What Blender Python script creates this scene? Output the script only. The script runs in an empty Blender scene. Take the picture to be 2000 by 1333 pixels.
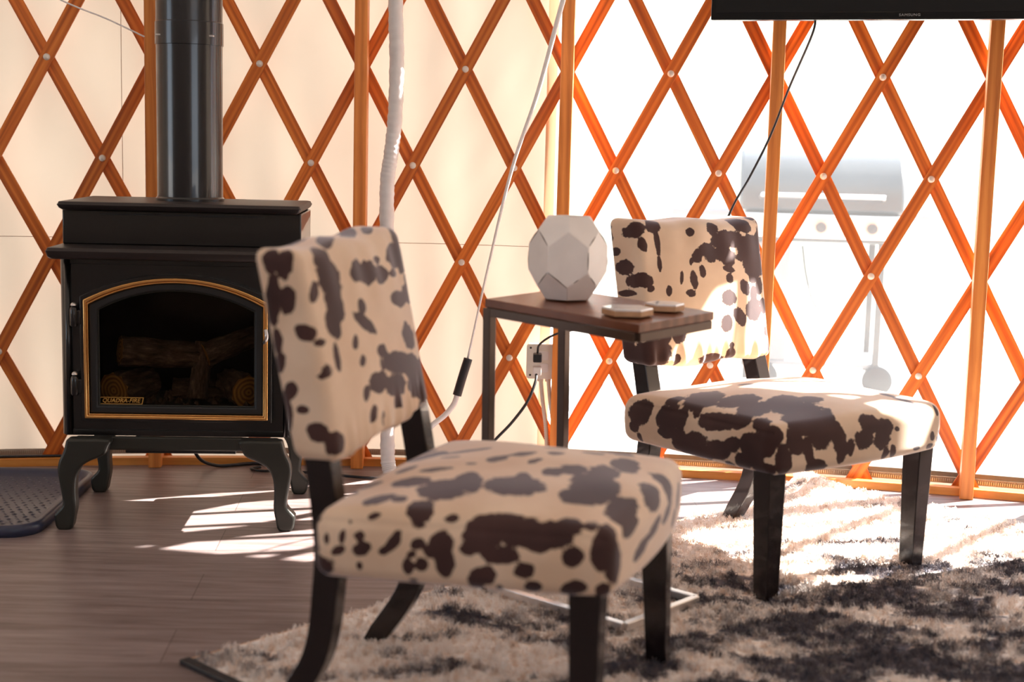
import bpy, bmesh, math, random
import numpy as np
from mathutils import Vector, Matrix
random.seed(7); np.random.seed(7)
S = bpy.context.scene
COL = S.collection
PI = math.pi
def R_(d): return math.radians(d)

# ------------------------------------------------------------------ camera, sky, sun, exposure
cam_d = bpy.data.cameras.new('camera'); cam = bpy.data.objects.new('camera', cam_d); COL.objects.link(cam)
cam_d.sensor_width = 36; cam_d.lens = 49.97; cam_d.clip_start = .05; cam_d.clip_end = 400
cam.matrix_world = Matrix.Translation((0, 0, .95)) @ Matrix.Rotation(PI/2 - .13689, 4, 'X') @ Matrix.Rotation(.02506, 4, 'Z')
cam_d.dof.use_dof = True; cam_d.dof.focus_distance = 3.75; cam_d.dof.aperture_fstop = 2.6
S.camera = cam

world = bpy.data.worlds.new('sky'); S.world = world; world.use_nodes = True
wn = world.node_tree.nodes; bg = wn['Background']
bg.inputs['Color'].default_value = (.68, .83, 1.0, 1); bg.inputs['Strength'].default_value = 1.6

SUN_AZ, SUN_EL = R_(26.0), R_(38.2)
sd = Vector((math.cos(SUN_AZ)*math.cos(SUN_EL), math.sin(SUN_AZ)*math.cos(SUN_EL), math.sin(SUN_EL)))
sun_d = bpy.data.lights.new('sun', 'SUN'); sun = bpy.data.objects.new('sun', sun_d); COL.objects.link(sun)
sun_d.energy = 18.0; sun_d.angle = R_(.53); sun_d.color = (1.0, .95, .87)
sun.rotation_euler = sd.to_track_quat('Z', 'Y').to_euler()
sun.location = (8, 6, 9)

S.view_settings.view_transform = 'Standard'; S.view_settings.look = 'None'
S.view_settings.exposure = 1.34; S.view_settings.gamma = 1.0
try: S.view_settings.use_curve_mapping = False
except Exception: pass
S.cycles.max_bounces = 10; S.cycles.diffuse_bounces = 5; S.cycles.transmission_bounces = 6; S.cycles.transparent_max_bounces = 12
S.cycles.sample_clamp_indirect = 8

# ------------------------------------------------------------------ materials
class NT:
    def __init__(s, name):
        s.m = bpy.data.materials.new(name); s.m.use_nodes = True
        s.t = s.m.node_tree; s.n = s.t.nodes; s.l = s.t.links
        s.bsdf = s.n['Principled BSDF']; s.out = s.n['Material Output']
    def node(s, typ, **kw):
        n = s.n.new(typ)
        for k, v in kw.items():
            if k.startswith('i_'):
                key = k[2:]
                n.inputs[int(key) if key.isdigit() else key.replace('_', ' ')].default_value = v
            else: setattr(n, k, v)
        return n
    def link(s, a, b): s.l.new(a, b)
    def ramp(s, fac, stops, interp='LINEAR'):
        r = s.n.new('ShaderNodeValToRGB'); r.color_ramp.interpolation = interp
        e = r.color_ramp.elements
        while len(e) > 1: e.remove(e[-1])
        e[0].position = stops[0][0]; e[0].color = stops[0][1]
        for p, c in stops[1:]:
            x = e.new(p); x.color = c
        s.link(fac, r.inputs['Fac']); return r
    def mapping(s, src, scale=(1, 1, 1), rot=(0, 0, 0), loc=(0, 0, 0)):
        tc = s.n.new('ShaderNodeTexCoord'); mp = s.n.new('ShaderNodeMapping')
        mp.inputs['Scale'].default_value = scale; mp.inputs['Rotation'].default_value = rot; mp.inputs['Location'].default_value = loc
        s.link(tc.outputs[src], mp.inputs['Vector']); return mp.outputs['Vector']
    def noise(s, vec, scale=5, detail=3, rough=.5, dist=0):
        n = s.n.new('ShaderNodeTexNoise'); n.inputs['Scale'].default_value = scale; n.inputs['Detail'].default_value = detail
        n.inputs['Roughness'].default_value = rough; n.inputs['Distortion'].default_value = dist
        s.link(vec, n.inputs['Vector']); return n.outputs['Fac']
    def bump(s, h, strength=.2, dist=.002):
        b = s.n.new('ShaderNodeBump'); b.inputs['Strength'].default_value = strength; b.inputs['Distance'].default_value = dist
        s.link(h, b.inputs['Height']); s.link(b.outputs['Normal'], s.bsdf.inputs['Normal']); return b
def c4(c): return (c[0], c[1], c[2], 1)

def simple(name, col, rough=.5, metal=0, spec=.5, noise=0, nscale=40, coat=0):
    t = NT(name); b = t.bsdf
    b.inputs['Roughness'].default_value = rough; b.inputs['Metallic'].default_value = metal
    b.inputs['Specular IOR Level'].default_value = spec; b.inputs['Coat Weight'].default_value = coat
    v = t.mapping('Object')
    nf = t.noise(v, nscale, 3)
    k = max(noise, .04)
    r = t.ramp(nf, [(.3, c4([x*(1-k) for x in col])), (.7, c4([min(1, x*(1+k)) for x in col]))])
    t.link(r.outputs['Color'], b.inputs['Base Color'])
    if noise: t.bump(nf, .15, .001)
    return t.m

def wood_mat(name, dark, mid, light, uvscale=(3, 60), rough=.45):
    t = NT(name); b = t.bsdf; b.inputs['Roughness'].default_value = rough
    oi = t.n.new('ShaderNodeObjectInfo')
    tc = t.n.new('ShaderNodeTexCoord'); mp = t.n.new('ShaderNodeMapping')
    mp.inputs['Scale'].default_value = (uvscale[0], uvscale[1], 1)
    cmb = t.n.new('ShaderNodeCombineXYZ'); mul = t.node('ShaderNodeMath', operation='MULTIPLY', i_1=37.0)
    t.link(oi.outputs['Random'], mul.inputs[0]); t.link(mul.outputs[0], cmb.inputs['X']); t.link(mul.outputs[0], cmb.inputs['Z'])
    t.link(cmb.outputs[0], mp.inputs['Location']); t.link(tc.outputs['UV'], mp.inputs['Vector'])
    n1 = t.noise(mp.outputs['Vector'], 1.0, 6, .6, 1.2)
    w = t.n.new('ShaderNodeTexWave'); w.inputs['Scale'].default_value = .35; w.inputs['Distortion'].default_value = 11; w.inputs['Detail'].default_value = 3
    w.inputs['Detail Scale'].default_value = .6; w.bands_direction = 'Y'
    t.link(mp.outputs['Vector'], w.inputs['Vector'])
    mx = t.n.new('ShaderNodeMix'); mx.data_type = 'FLOAT'; mx.inputs[0].default_value = .22
    t.link(n1, mx.inputs[2]); t.link(w.outputs['Fac'], mx.inputs[3])
    r = t.ramp(mx.outputs[0], [(.25, c4(dark)), (.5, c4(mid)), (.75, c4(light))])
    hs = t.n.new('ShaderNodeHueSaturation')
    mr = t.node('ShaderNodeMapRange', i_3=.82, i_4=1.12); t.link(oi.outputs['Random'], mr.inputs[0])
    t.link(mr.outputs[0], hs.inputs['Value']); t.link(r.outputs['Color'], hs.inputs['Color'])
    t.link(hs.outputs['Color'], b.inputs['Base Color'])
    t.bump(mx.outputs[0], .1, .0006)
    return t.m

M = {}
M['lattice'] = wood_mat('stained_fir', (.36, .075, .008), (.65, .155, .017), (.84, .27, .040), (1.5, 52))
M['post'] = wood_mat('stained_post_wood', (.52, .15, .028), (.70, .23, .045), (.84, .33, .075), (3, 40))
M['sill'] = wood_mat('sill_wood', (.50, .18, .03), (.66, .26, .05), (.76, .34, .08), (3, 30))
M['espresso'] = simple('espresso_wood', (.009, .005, .0055), .27, spec=.45, coat=.35)
M['tablewood'] = wood_mat('walnut_plank', (.10, .035, .02), (.19, .075, .045), (.30, .13, .08), (3, 24), .24)
M['bolt'] = simple('zinc_bolt', (.80, .76, .70), .35, .3)
M['stove'] = simple('black_stove_enamel', (.006, .005, .0055), .28, 0, .4, coat=.55)
M['stove_top'] = simple('dark_cast_iron_plate', (.030, .022, .021), .42, .2, .5)
M['leg_iron'] = simple('grey_black_cast_iron', (.035, .035, .030), .38, .35, .5)
M['pipe'] = simple('black_flue_paint', (.005, .005, .008), .22, 0, .55, coat=.25)
M['brass'] = simple('polished_brass', (.95, .52, .18), .2, 1.0)
M['glassframe'] = simple('door_frame_black', (.008, .008, .009), .5)
M['steel'] = simple('brushed_steel', (.72, .68, .66), .3, .9)
M['bronze'] = simple('dark_bronze_tube', (.10, .065, .050), .34, .55, .5)
M['plastic_white'] = simple('white_plastic', (.82, .80, .80), .4)
M['galv'] = simple('galvanized_steel', (.84, .81, .74), .45, .1)
M['rubber'] = simple('black_rubber', (.016, .016, .020), .45)
M['tv'] = simple('tv_black', (.003, .003, .004), .25, 0, .3)
M['tvscreen'] = simple('tv_screen_black', (.002, .002, .003), .12, 0, .4)
M['ceramic'] = simple('white_matte_ceramic', (.88, .82, .78), .55, noise=.06, nscale=12)
M['crack'] = simple('dark_crack_paint', (.10, .07, .06), .8)
M['marble'] = simple('white_marble_top', (.93, .92, .95), .10, spec=.8)
M['cork'] = simple('tan_coaster_wood', (.55, .33, .19), .7, noise=.1)
M['grey_text'] = simple('grey_print', (.35, .35, .36), .5)
M['gold_text'] = simple('gold_print', (.75, .42, .10), .4, .3)
M['tray'] = simple('blue_black_rubber_tray', (.030, .036, .072), .34, noise=.1, nscale=80)
M['grill'] = simple('black_grill_enamel', (.03, .032, .036), .35)
M['grill_cab'] = simple('grey_cart_panel', (.16, .17, .19), .5)
M['gasket'] = simple('grey_green_vinyl_hem', (.14, .125, .10), .6, noise=.1)
M['zip'] = simple('zipper_teeth_metal', (.50, .44, .36), .4, .6)
M['tape'] = simple('zipper_tape_cloth', (.40, .33, .26), .8)
M['cable'] = simple('black_cable_jacket', (.012, .012, .016), .4)

def cowhide():
    t = NT('cowhide_print_velvet'); b = t.bsdf
    at = t.n.new('ShaderNodeAttribute'); at.attribute_name = 'spot'
    v = t.mapping('Object')
    n1 = t.noise(v, 48, 4, .65)
    n2 = t.noise(v, 420, 2, .5)
    a = t.node('ShaderNodeMath', operation='MULTIPLY_ADD', i_1=.95); t.link(n1, a.inputs[0]); t.link(at.outputs['Fac'], a.inputs[2])
    a2 = t.node('ShaderNodeMath', operation='MULTIPLY_ADD', i_1=.16); t.link(n2, a2.inputs[0]); t.link(a.outputs[0], a2.inputs[2])
    sub = t.node('ShaderNodeMath', operation='SUBTRACT', i_1=.52); t.link(a2.outputs[0], sub.inputs[0])
    nb = t.noise(v, 9, 3)
    cr = t.ramp(nb, [(.3, (.68, .48, .33, 1)), (.7, (.80, .61, .45, 1))])
    br = t.ramp(nb, [(.3, (.040, .017, .015, 1)), (.7, (.070, .032, .028, 1))])
    mr = t.node('ShaderNodeMapRange', i_1=1.20, i_2=1.28); t.link(sub.outputs[0], mr.inputs[0])
    mx = t.n.new('ShaderNodeMix'); mx.data_type = 'RGBA'
    t.link(mr.outputs[0], mx.inputs[0]); t.link(br.outputs['Color'], mx.inputs[6]); t.link(cr.outputs['Color'], mx.inputs[7])
    t.link(mx.outputs[2], b.inputs['Base Color'])
    b.inputs['Roughness'].default_value = .75; b.inputs['Sheen Weight'].default_value = .55; b.inputs['Sheen Roughness'].default_value = .38; b.inputs['Sheen Tint'].default_value = (.93, .90, 1, 1)
    b.inputs['Specular IOR Level'].default_value = .25
    t.bump(n2, .2, .0008)
    return t.m
M['cow'] = cowhide()

def canvas_mat(name='yurt_canvas', w=.098, tc=(.97, .80, .64, 1)):
    t = NT(name); b = t.bsdf
    v = t.mapping('Object')
    n = t.noise(v, 2.5, 4); n2 = t.noise(v, 600, 2)
    col = t.ramp(n, [(.3, (.42, .33, .27, 1)), (.7, (.50, .41, .34, 1))])
    t.link(col.outputs['Color'], b.inputs['Base Color']); b.inputs['Roughness'].default_value = .85
    b.inputs['Specular IOR Level'].default_value = .15
    tr = t.n.new('ShaderNodeBsdfTranslucent'); tr.inputs['Color'].default_value = tc
    mix = t.n.new('ShaderNodeMixShader'); mix.inputs[0].default_value = w
    t.link(b.outputs[0], mix.inputs[1]); t.link(tr.outputs[0], mix.inputs[2]); t.link(mix.outputs[0], t.out.inputs['Surface'])
    t.bump(n2, .1, .0005)
    return t.m
M['canvas'] = canvas_mat(); M['hem'] = canvas_mat('window_hem_tape', .4)
M['liner'] = canvas_mat('roof_canvas', .032, (.97, .88, .80, 1))
M['wallquilt'] = simple('insulated_wall_liner', (.66, .58, .50), .8)

def vinyl_mat():
    t = NT('clear_window_vinyl')
    v = t.mapping('Object')
    n = t.noise(v, 3, 5, .6)
    gl = t.n.new('ShaderNodeBsdfGlossy'); gl.inputs['Roughness'].default_value = .12
    tp = t.n.new('ShaderNodeBsdfTransparent'); tp.inputs['Color'].default_value = (.97, .97, .97, 1)
    tr = t.n.new('ShaderNodeBsdfTranslucent'); tr.inputs['Color'].default_value = (.95, .97, 1, 1)
    mr = t.node('ShaderNodeMapRange', i_3=.028, i_4=.055); t.link(n, mr.inputs[0])
    m1 = t.n.new('ShaderNodeMixShader'); t.link(mr.outputs[0], m1.inputs[0]); t.link(tp.outputs[0], m1.inputs[1]); t.link(tr.outputs[0], m1.inputs[2])
    m2 = t.n.new('ShaderNodeMixShader'); m2.inputs[0].default_value = .03
    t.link(m1.outputs[0], m2.inputs[1]); t.link(gl.outputs[0], m2.inputs[2]); t.link(m2.outputs[0], t.out.inputs['Surface'])
    return t.m
M['vinyl'] = vinyl_mat()

def stove_glass():
    t = NT('stove_door_glass')
    gl = t.n.new('ShaderNodeBsdfGlossy'); gl.inputs['Roughness'].default_value = .04; gl.inputs['Color'].default_value = (.9, .9, .95, 1)
    tp = t.n.new('ShaderNodeBsdfTransparent'); tp.inputs['Color'].default_value = (.72, .68, .62, 1)
    lw = t.n.new('ShaderNodeLayerWeight'); lw.inputs['Blend'].default_value = .12
    m = t.n.new('ShaderNodeMixShader'); t.link(lw.outputs['Fresnel'], m.inputs[0]); t.link(tp.outputs[0], m.inputs[1]); t.link(gl.outputs[0], m.inputs[2])
    t.link(m.outputs[0], t.out.inputs['Surface']); return t.m
M['glass'] = stove_glass()

def log_mat(end):
    t = NT('log_end_grain' if end else 'log_bark'); b = t.bsdf; b.inputs['Roughness'].default_value = .85
    if end:
        v = t.mapping('Object')
        w = t.n.new('ShaderNodeTexWave'); w.wave_type = 'RINGS'; w.rings_direction = 'Z'; w.inputs['Scale'].default_value = 30; w.inputs['Distortion'].default_value = 2.5
        t.link(v, w.inputs['Vector'])
        r = t.ramp(w.outputs['Fac'], [(.2, (.30, .14, .03, 1)), (.8, (.62, .34, .09, 1))])
        t.link(r.outputs['Color'], b.inputs['Base Color'])
    else:
        v = t.mapping('Object', (1, 1, .35))
        n = t.noise(v, 60, 5, .7)
        r = t.ramp(n, [(.35, (.04, .025, .015, 1)), (.55, (.16, .11, .09, 1)), (.75, (.40, .30, .22, 1))])
        t.link(r.outputs['Color'], b.inputs['Base Color']); t.bump(n, .8, .006)
    return t.m
M['bark'] = log_mat(False); M['endgrain'] = log_mat(True)

def floor_mat():
    t = NT('grey_brown_plank_floor'); b = t.bsdf
    v = t.mapping('Object', rot=(0, 0, R_(-4)))
    br = t.n.new('ShaderNodeTexBrick'); br.inputs['Scale'].default_value = 1; br.inputs['Brick Width'].default_value = 1.22; br.inputs['Row Height'].default_value = .18
    br.inputs['Mortar Size'].default_value = .0012; br.inputs['Mortar Smooth'].default_value = .2; br.offset = .37
    br.inputs['Color1'].default_value = (.3, .3, .3, 1); br.inputs['Color2'].default_value = (.7, .7, .7, 1); br.inputs['Mortar'].default_value = (.5, .5, .5, 1)
    t.link(v, br.inputs['Vector'])
    v2 = t.mapping('Object', (2.2, 30, 1), (0, 0, R_(-4)))
    n = t.noise(v2, 1.6, 7, .65, .6)
    n3 = t.noise(v2, 9, 3, .6)
    a = t.node('ShaderNodeMath', operation='MULTIPLY_ADD', i_1=.28); t.link(br.outputs['Color'], a.inputs[0]); t.link(n, a.inputs[2])
    a3 = t.node('ShaderNodeMath', operation='MULTIPLY_ADD', i_1=.2); t.link(n3, a3.inputs[0]); t.link(a.outputs[0], a3.inputs[2])
    r = t.ramp(a3.outputs[0], [(.48, (.11, .077, .072, 1)), (.68, (.19, .14, .134, 1)), (.95, (.31, .245, .24, 1))])
    dk = t.n.new('ShaderNodeMix'); dk.data_type = 'RGBA'; dk.blend_type = 'MULTIPLY'
    dk.inputs[7].default_value = (.45, .42, .42, 1)
    t.link(br.outputs['Fac'], dk.inputs[0]); t.link(r.outputs['Color'], dk.inputs[6]); t.link(dk.outputs[2], b.inputs['Base Color'])
    b.inputs['Roughness'].default_value = .42; b.inputs['Specular IOR Level'].default_value = .45
    t.bump(n, .12, .001)
    return t.m
M['floor'] = floor_mat()

def rug_mat():
    t = NT('shag_rug_wool'); b = t.bsdf; b.inputs['Roughness'].default_value = .9; b.inputs['Specular IOR Level'].default_value = .1
    v = t.mapping('Object', (1, 1, 0), (0, 0, R_(0)))
    v1 = t.mapping('Object', (1.0, 2.0, 0), (0, 0, R_(28)), (.35, .2, 0))
    n = t.noise(v1, 4.0, 5, .68, .7)
    vg = t.mapping('Object', (1, 1, 0))
    sx = t.n.new('ShaderNodeSeparateXYZ'); t.link(vg, sx.inputs[0])
    # darker towards the far right of the pattern
    g = t.node('ShaderNodeMapRange', i_1=.50, i_2=1.15, i_3=.085, i_4=-.035); t.link(sx.outputs['X'], g.inputs[0])
    gy = t.node('ShaderNodeMapRange', i_1=.50, i_2=.95, i_3=0.0, i_4=.15); t.link(sx.outputs['Y'], gy.inputs[0])  # sunlit part near the window: sunlight put into the wool colour as more cream
    gg = t.node('ShaderNodeMath', operation='ADD'); t.link(g.outputs[0], gg.inputs[0]); t.link(gy.outputs[0], gg.inputs[1])
    ad = t.node('ShaderNodeMath', operation='ADD'); t.link(n, ad.inputs[0]); t.link(gg.outputs[0], ad.inputs[1])
    n2 = t.noise(v, 190, 2, .6)
    N = t.node('ShaderNodeMapRange', i_1=.38, i_2=.62); t.link(ad.outputs[0], N.inputs[0])
    N2 = t.node('ShaderNodeMath', operation='MULTIPLY', i_1=.60); t.link(N.outputs[0], N2.inputs[0])
    a = t.node('ShaderNodeMath', operation='MULTIPLY_ADD', i_1=.30); t.link(n2, a.inputs[0]); t.link(N2.outputs[0], a.inputs[2])
    n4 = t.noise(v, 16, 3, .6)
    a4 = t.node('ShaderNodeMath', operation='MULTIPLY_ADD', i_1=.5); t.link(n4, a4.inputs[0]); t.link(a.outputs[0], a4.inputs[2])
    n3 = t.noise(v, 60, 2)
    tan = t.ramp(n3, [(.46, (.93, .87, .83, 1)), (.70, (.74, .56, .44, 1))])
    dk = t.ramp(n3, [(.35, (.060, .062, .086, 1)), (.68, (.18, .150, .155, 1))])
    f = t.node('ShaderNodeMapRange', i_1=.60, i_2=.84); t.link(a4.outputs[0], f.inputs[0])
    mx = t.n.new('ShaderNodeMix'); mx.data_type = 'RGBA'
    t.link(f.outputs[0], mx.inputs[0]); t.link(dk.outputs['Color'], mx.inputs[6]); t.link(tan.outputs['Color'], mx.inputs[7])
    t.link(mx.outputs[2], b.inputs['Base Color'])
    return t.m
M['rug'] = rug_mat()

def ground_mat(name, stops, scale):
    t = NT(name); b = t.bsdf; b.inputs['Roughness'].default_value = .95
    v = t.mapping('Object'); n = t.noise(v, scale, 8, .65)
    r = t.ramp(n, stops); t.link(r.outputs['Color'], b.inputs['Base Color']); return t.m
M['ground'] = ground_mat('pale_gravel_ground', [(.35, (.52, .47, .42, 1)), (.7, (.66, .60, .54, 1))], 3)
M['hill'] = ground_mat('scrub_hillside', [(.36, (.10, .11, .08, 1)), (.50, (.19, .19, .15, 1)), (.62, (.30, .28, .24, 1))], .45)

# ------------------------------------------------------------------ mesh helpers
def link(ob, parent=None):
    COL.objects.link(ob)
    if parent: ob.parent = parent
    return ob
def tag(o, label=None, cat=None, group=None, kind=None):
    if label: o['label'] = label
    if cat: o['category'] = cat
    if group: o['group'] = group
    if kind: o['kind'] = kind
    return o
def empty(name, loc=(0, 0, 0), rz=0):
    o = bpy.data.objects.new(name, None); o.empty_display_size = .05; o.location = loc; o.rotation_euler = (0, 0, rz); COL.objects.link(o); return o
def mesh_obj(name, verts, faces, mat, parent=None, smooth=False, uvs=None):
    me = bpy.data.meshes.new(name); me.from_pydata([tuple(v) for v in verts], [], faces); me.update()
    for m in (mat if isinstance(mat, (list, tuple)) else [mat]): me.materials.append(m)
    if uvs:
        uv = me.uv_layers.new(name='UVMap')
        for p in me.polygons:
            for li, vi in zip(p.loop_indices, p.vertices): uv.data[li].uv = uvs[vi]
    if smooth: me.polygons.foreach_set('use_smooth', [True]*len(me.polygons))
    return link(bpy.data.objects.new(name, me), parent)
def bm_obj(name, bm, mat, parent=None, smooth=False, bevel=0, seg=2):
    bmesh.ops.recalc_face_normals(bm, faces=bm.faces)
    me = bpy.data.meshes.new(name); bm.to_mesh(me); bm.free()
    for m in (mat if isinstance(mat, (list, tuple)) else [mat]): me.materials.append(m)
    o = link(bpy.data.objects.new(name, me), parent)
    if smooth: me.polygons.foreach_set('use_smooth', [True]*len(me.polygons))
    if bevel:
        md = o.modifiers.new('bevel', 'BEVEL'); md.width = bevel; md.segments = seg; md.limit_method = 'ANGLE'; md.angle_limit = R_(40)
        me.polygons.foreach_set('use_smooth', [True]*len(me.polygons))
        try:
            me.set_sharp_from_angle(angle=R_(40))
        except Exception: pass
    return o
def bx(bm, x0, x1, y0, y1, z0, z1, mat_i=0):
    vs = [bm.verts.new(p) for p in ((x0,y0,z0),(x1,y0,z0),(x1,y1,z0),(x0,y1,z0),(x0,y0,z1),(x1,y0,z1),(x1,y1,z1),(x0,y1,z1))]
    uv = bm.loops.layers.uv.verify()
    for f in ((0,3,2,1),(4,5,6,7),(0,1,5,4),(1,2,6,5),(2,3,7,6),(3,0,4,7)):
        fa = bm.faces.new([vs[i] for i in f]); fa.material_index = mat_i
        dims = (x1-x0, y1-y0, z1-z0); ax = dims.index(max(dims)); ot = [i for i in range(3) if i != ax]
        for l in fa.loops: l[uv].uv = (l.vert.co[ax], l.vert.co[ot[0]] + l.vert.co[ot[1]])
def box(name, x0, x1, y0, y1, z0, z1, mat, parent=None, bevel=.002):
    bm = bmesh.new(); bx(bm, x0, x1, y0, y1, z0, z1); return bm_obj(name, bm, mat, parent, bevel=bevel)
def prism(name, pts, y0, y1, mat, parent=None, bevel=.002, axis='Y'):
    """outline in the x-z plane (or x-y for axis Z) extruded from y0 to y1"""
    bm = bmesh.new()
    f = (lambda p, d: (p[0], d, p[1])) if axis == 'Y' else ((lambda p, d: (p[0], p[1], d)) if axis == 'Z' else (lambda p, d: (d, p[0], p[1])))
    a = [bm.verts.new(f(p, y0)) for p in pts]; b = [bm.verts.new(f(p, y1)) for p in pts]; n = len(pts)
    bm.faces.new(a); bm.faces.new(b[::-1])
    for i in range(n): bm.faces.new((a[i], a[(i+1) % n], b[(i+1) % n], b[i]))
    return bm_obj(name, bm, mat, parent, bevel=bevel)
def catmull(P, k=8):
    P = [Vector(p) for p in P]; Q = [P[0]*2-P[1]] + P + [P[-1]*2-P[-2]]; out = []
    for i in range(1, len(Q)-2):
        for j in range(k):
            t = j/k; a, b, c, d = Q[i-1], Q[i], Q[i+1], Q[i+2]
            out.append(.5*((2*b) + (c-a)*t + (2*a-5*b+4*c-d)*t*t + (3*b-a-3*c+d)*t**3))
    out.append(P[-1]); return out
def tube_geo(path, rad, n=10, caps=True):
    path = [Vector(p) for p in path]; vs, fs = [], []
    T0 = (path[1]-path[0]).normalized(); up = Vector((0, 0, 1)) if abs(T0.z) < .9 else Vector((1, 0, 0))
    nrm = (up - T0*up.dot(T0)).normalized()
    for i, p in enumerate(path):
        T = (path[min(i+1, len(path)-1)] - path[max(i-1, 0)]).normalized()
        nrm = (nrm - T*nrm.dot(T)).normalized(); b = T.cross(nrm); r = rad(i/(len(path)-1)) if callable(rad) else rad
        for k in range(n):
            a = 2*PI*k/n; vs.append(p + nrm*math.cos(a)*r + b*math.sin(a)*r)
    for i in range(len(path)-1):
        for k in range(n): fs.append((i*n+k, i*n+(k+1) % n, (i+1)*n+(k+1) % n, (i+1)*n+k))
    if caps: fs.append(tuple(range(n))[::-1]); fs.append(tuple((len(path)-1)*n+k for k in range(n)))
    return vs, fs
def tube(name, path, rad, mat, parent=None, n=10, smooth_k=8):
    P = catmull(path, smooth_k) if smooth_k else path
    vs, fs = tube_geo(P, rad, n); return mesh_obj(name, vs, fs, mat, parent, smooth=True)
def lathe(name, prof, mat, parent=None, n=32, loc=(0, 0, 0), smooth=True):
    vs, fs = [], []
    for r, z in prof:
        for k in range(n): a = 2*PI*k/n; vs.append((loc[0]+r*math.cos(a), loc[1]+r*math.sin(a), loc[2]+z))
    for i in range(len(prof)-1):
        for k in range(n): fs.append((i*n+k, i*n+(k+1) % n, (i+1)*n+(k+1) % n, (i+1)*n+k))
    if prof[0][0] > 1e-5: fs.append(tuple(range(n))[::-1])
    if prof[-1][0] > 1e-5: fs.append(tuple((len(prof)-1)*n+k for k in range(n)))
    o = mesh_obj(name, vs, fs, mat, parent, smooth=smooth)
    if smooth:
        try: o.data.set_sharp_from_angle(angle=R_(35))
        except Exception: pass
    return o
def sweep_rect(name, path, side, nrm, w, th, mat, parent=None, bevel=0):
    """rectangular bar along path; side[i], nrm[i] are the cross-section axes"""
    vs, fs, uvs = [], [], []; L = 0
    for i, p in enumerate(path):
        if i: L += (Vector(path[i])-Vector(path[i-1])).length
        wi = w[i] if isinstance(w, list) else w; ti = th[i] if isinstance(th, list) else th
        s = Vector(side[i])*wi/2; n = Vector(nrm[i])*ti/2; p = Vector(p)
        for a, b, v in ((-1, -1, 0), (1, -1, wi), (1, 1, wi+ti), (-1, 1, -ti)): vs.append(p+s*a+n*b); uvs.append((L, v))
    for i in range(len(path)-1):
        for k in range(4): fs.append((i*4+k, i*4+(k+1) % 4, (i+1)*4+(k+1) % 4, (i+1)*4+k))
    e = (len(path)-1)*4
    fs.append((3, 2, 1, 0)); fs.append((e, e+1, e+2, e+3))
    o = mesh_obj(name, vs, fs, mat, parent, uvs=uvs)
    bm = bmesh.new(); bm.from_mesh(o.data); bmesh.ops.recalc_face_normals(bm, faces=bm.faces); bm.to_mesh(o.data); bm.free()
    if bevel:
        md = o.modifiers.new('bevel', 'BEVEL'); md.width = bevel; md.segments = 2; md.limit_method = 'ANGLE'; md.angle_limit = R_(50)
    return o
def text_obj(name, body, size, mat, parent, mw, extrude=.0004, shear=0, space=1.0, xs=1.0):
    cu = bpy.data.curves.new(name, 'FONT'); cu.body = body; cu.size = size; cu.extrude = extrude; cu.align_x = 'CENTER'; cu.align_y = 'CENTER'; cu.shear = shear; cu.space_character = space
    tmp = bpy.data.objects.new('tmp', cu); COL.objects.link(tmp)
    dg = bpy.context.evaluated_depsgraph_get(); me = bpy.data.meshes.new_from_object(tmp.evaluated_get(dg)); me.name = name
    bpy.data.objects.remove(tmp); me.materials.clear(); me.materials.append(mat)
    me.transform(mw @ Matrix.Diagonal((xs, 1, 1, 1)))
    return link(bpy.data.objects.new(name, me), parent)

# ------------------------------------------------------------------ the yurt shell
CX, CY, RY = -.2203, -1.8308, 6.0
PH, DS = .01109, .02459                     # lattice: angle of column 8 and angle between columns
def ang(c): return PH + (c-8)*DS
def ring(a, r, z=0): return Vector((CX + r*math.sin(a), CY + r*math.cos(a), z))
def row_z(k): return 1.1636 - .27883*k
WC0, WC1, WZ0, WZ1 = 9.72, 24.0, .045, 1.56       # clear window: columns and heights
A0, A1 = ang(WC0), ang(WC1)

def hash_noise(a, z, sd=0):
    return (math.sin(a*31+z*3.1+sd)+math.sin(a*57-z*5.3+sd*2.1)*.6+math.sin(a*97+z*9.7+1.3)*.35)/1.95
def canvas_r(a, z):
    r = RY+.024+.014*(1+hash_noise(a, z))*(.4+.6*math.sin(min(1, max(0, z/2.1))*PI))
    m = .5+.5*math.sin(a*23+z*1.7+.8*math.sin(z*2.9)); r += (.0032*m)*(1+math.sin(a*240+1.8*math.sin(z*2.1+a*9)))*(.6+.4*math.sin(a*61+z*1.1)) if -.5 < a < A0+.05 else 0
    d = (a-A0)                              # diagonal pulls beside the window edge
    if -.075 < d < 0:
        r += .006*(1+math.sin((z*1.0-d*9)*38))*(1-abs(d)/.075)*(.3+.7*math.exp(-((z-.95)/.35)**2))
    return r
# angles: a full circle, fine where the photo looks
angs = []
a = -PI
while a < PI-1e-6:
    angs.append(a); a += (.0035 if -.42 < a < A0 - .004 else .05)
angs = sorted(set([x for x in angs if not (A0-.004 < x < A0+.004 or A1-.02 < x < A1+.02)] + [A0, A1]))
zs = sorted(set([0, .02, WZ0, WZ1, 2.1] + [i*.04 for i in range(2, 52)]))
zs = [z for z in zs if abs(z-WZ0) > .012 and abs(z-WZ1) > .012 or z in (WZ0, WZ1)]
def ring_mesh(name, sel, mat, rfun, kind='structure'):
    vs, fs, idx = [], [], {}
    n = len(angs)
    def vid(i, j):
        k = (i % n, j)
        if k not in idx:
            idx[k] = len(vs); vs.append(ring(angs[i % n], rfun(angs[i % n], zs[j]), zs[j]))
        return idx[k]
    for i in range(n):
        am = (angs[i]+(angs[i+1] if i+1 < n else PI))/2
        for j in range(len(zs)-1):
            if sel(am, (zs[j]+zs[j+1])/2): fs.append((vid(i, j), vid(i+1, j), vid(i+1, j+1), vid(i, j+1)))
    return tag(mesh_obj(name, vs, fs, mat, smooth=True), kind=kind)
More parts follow.
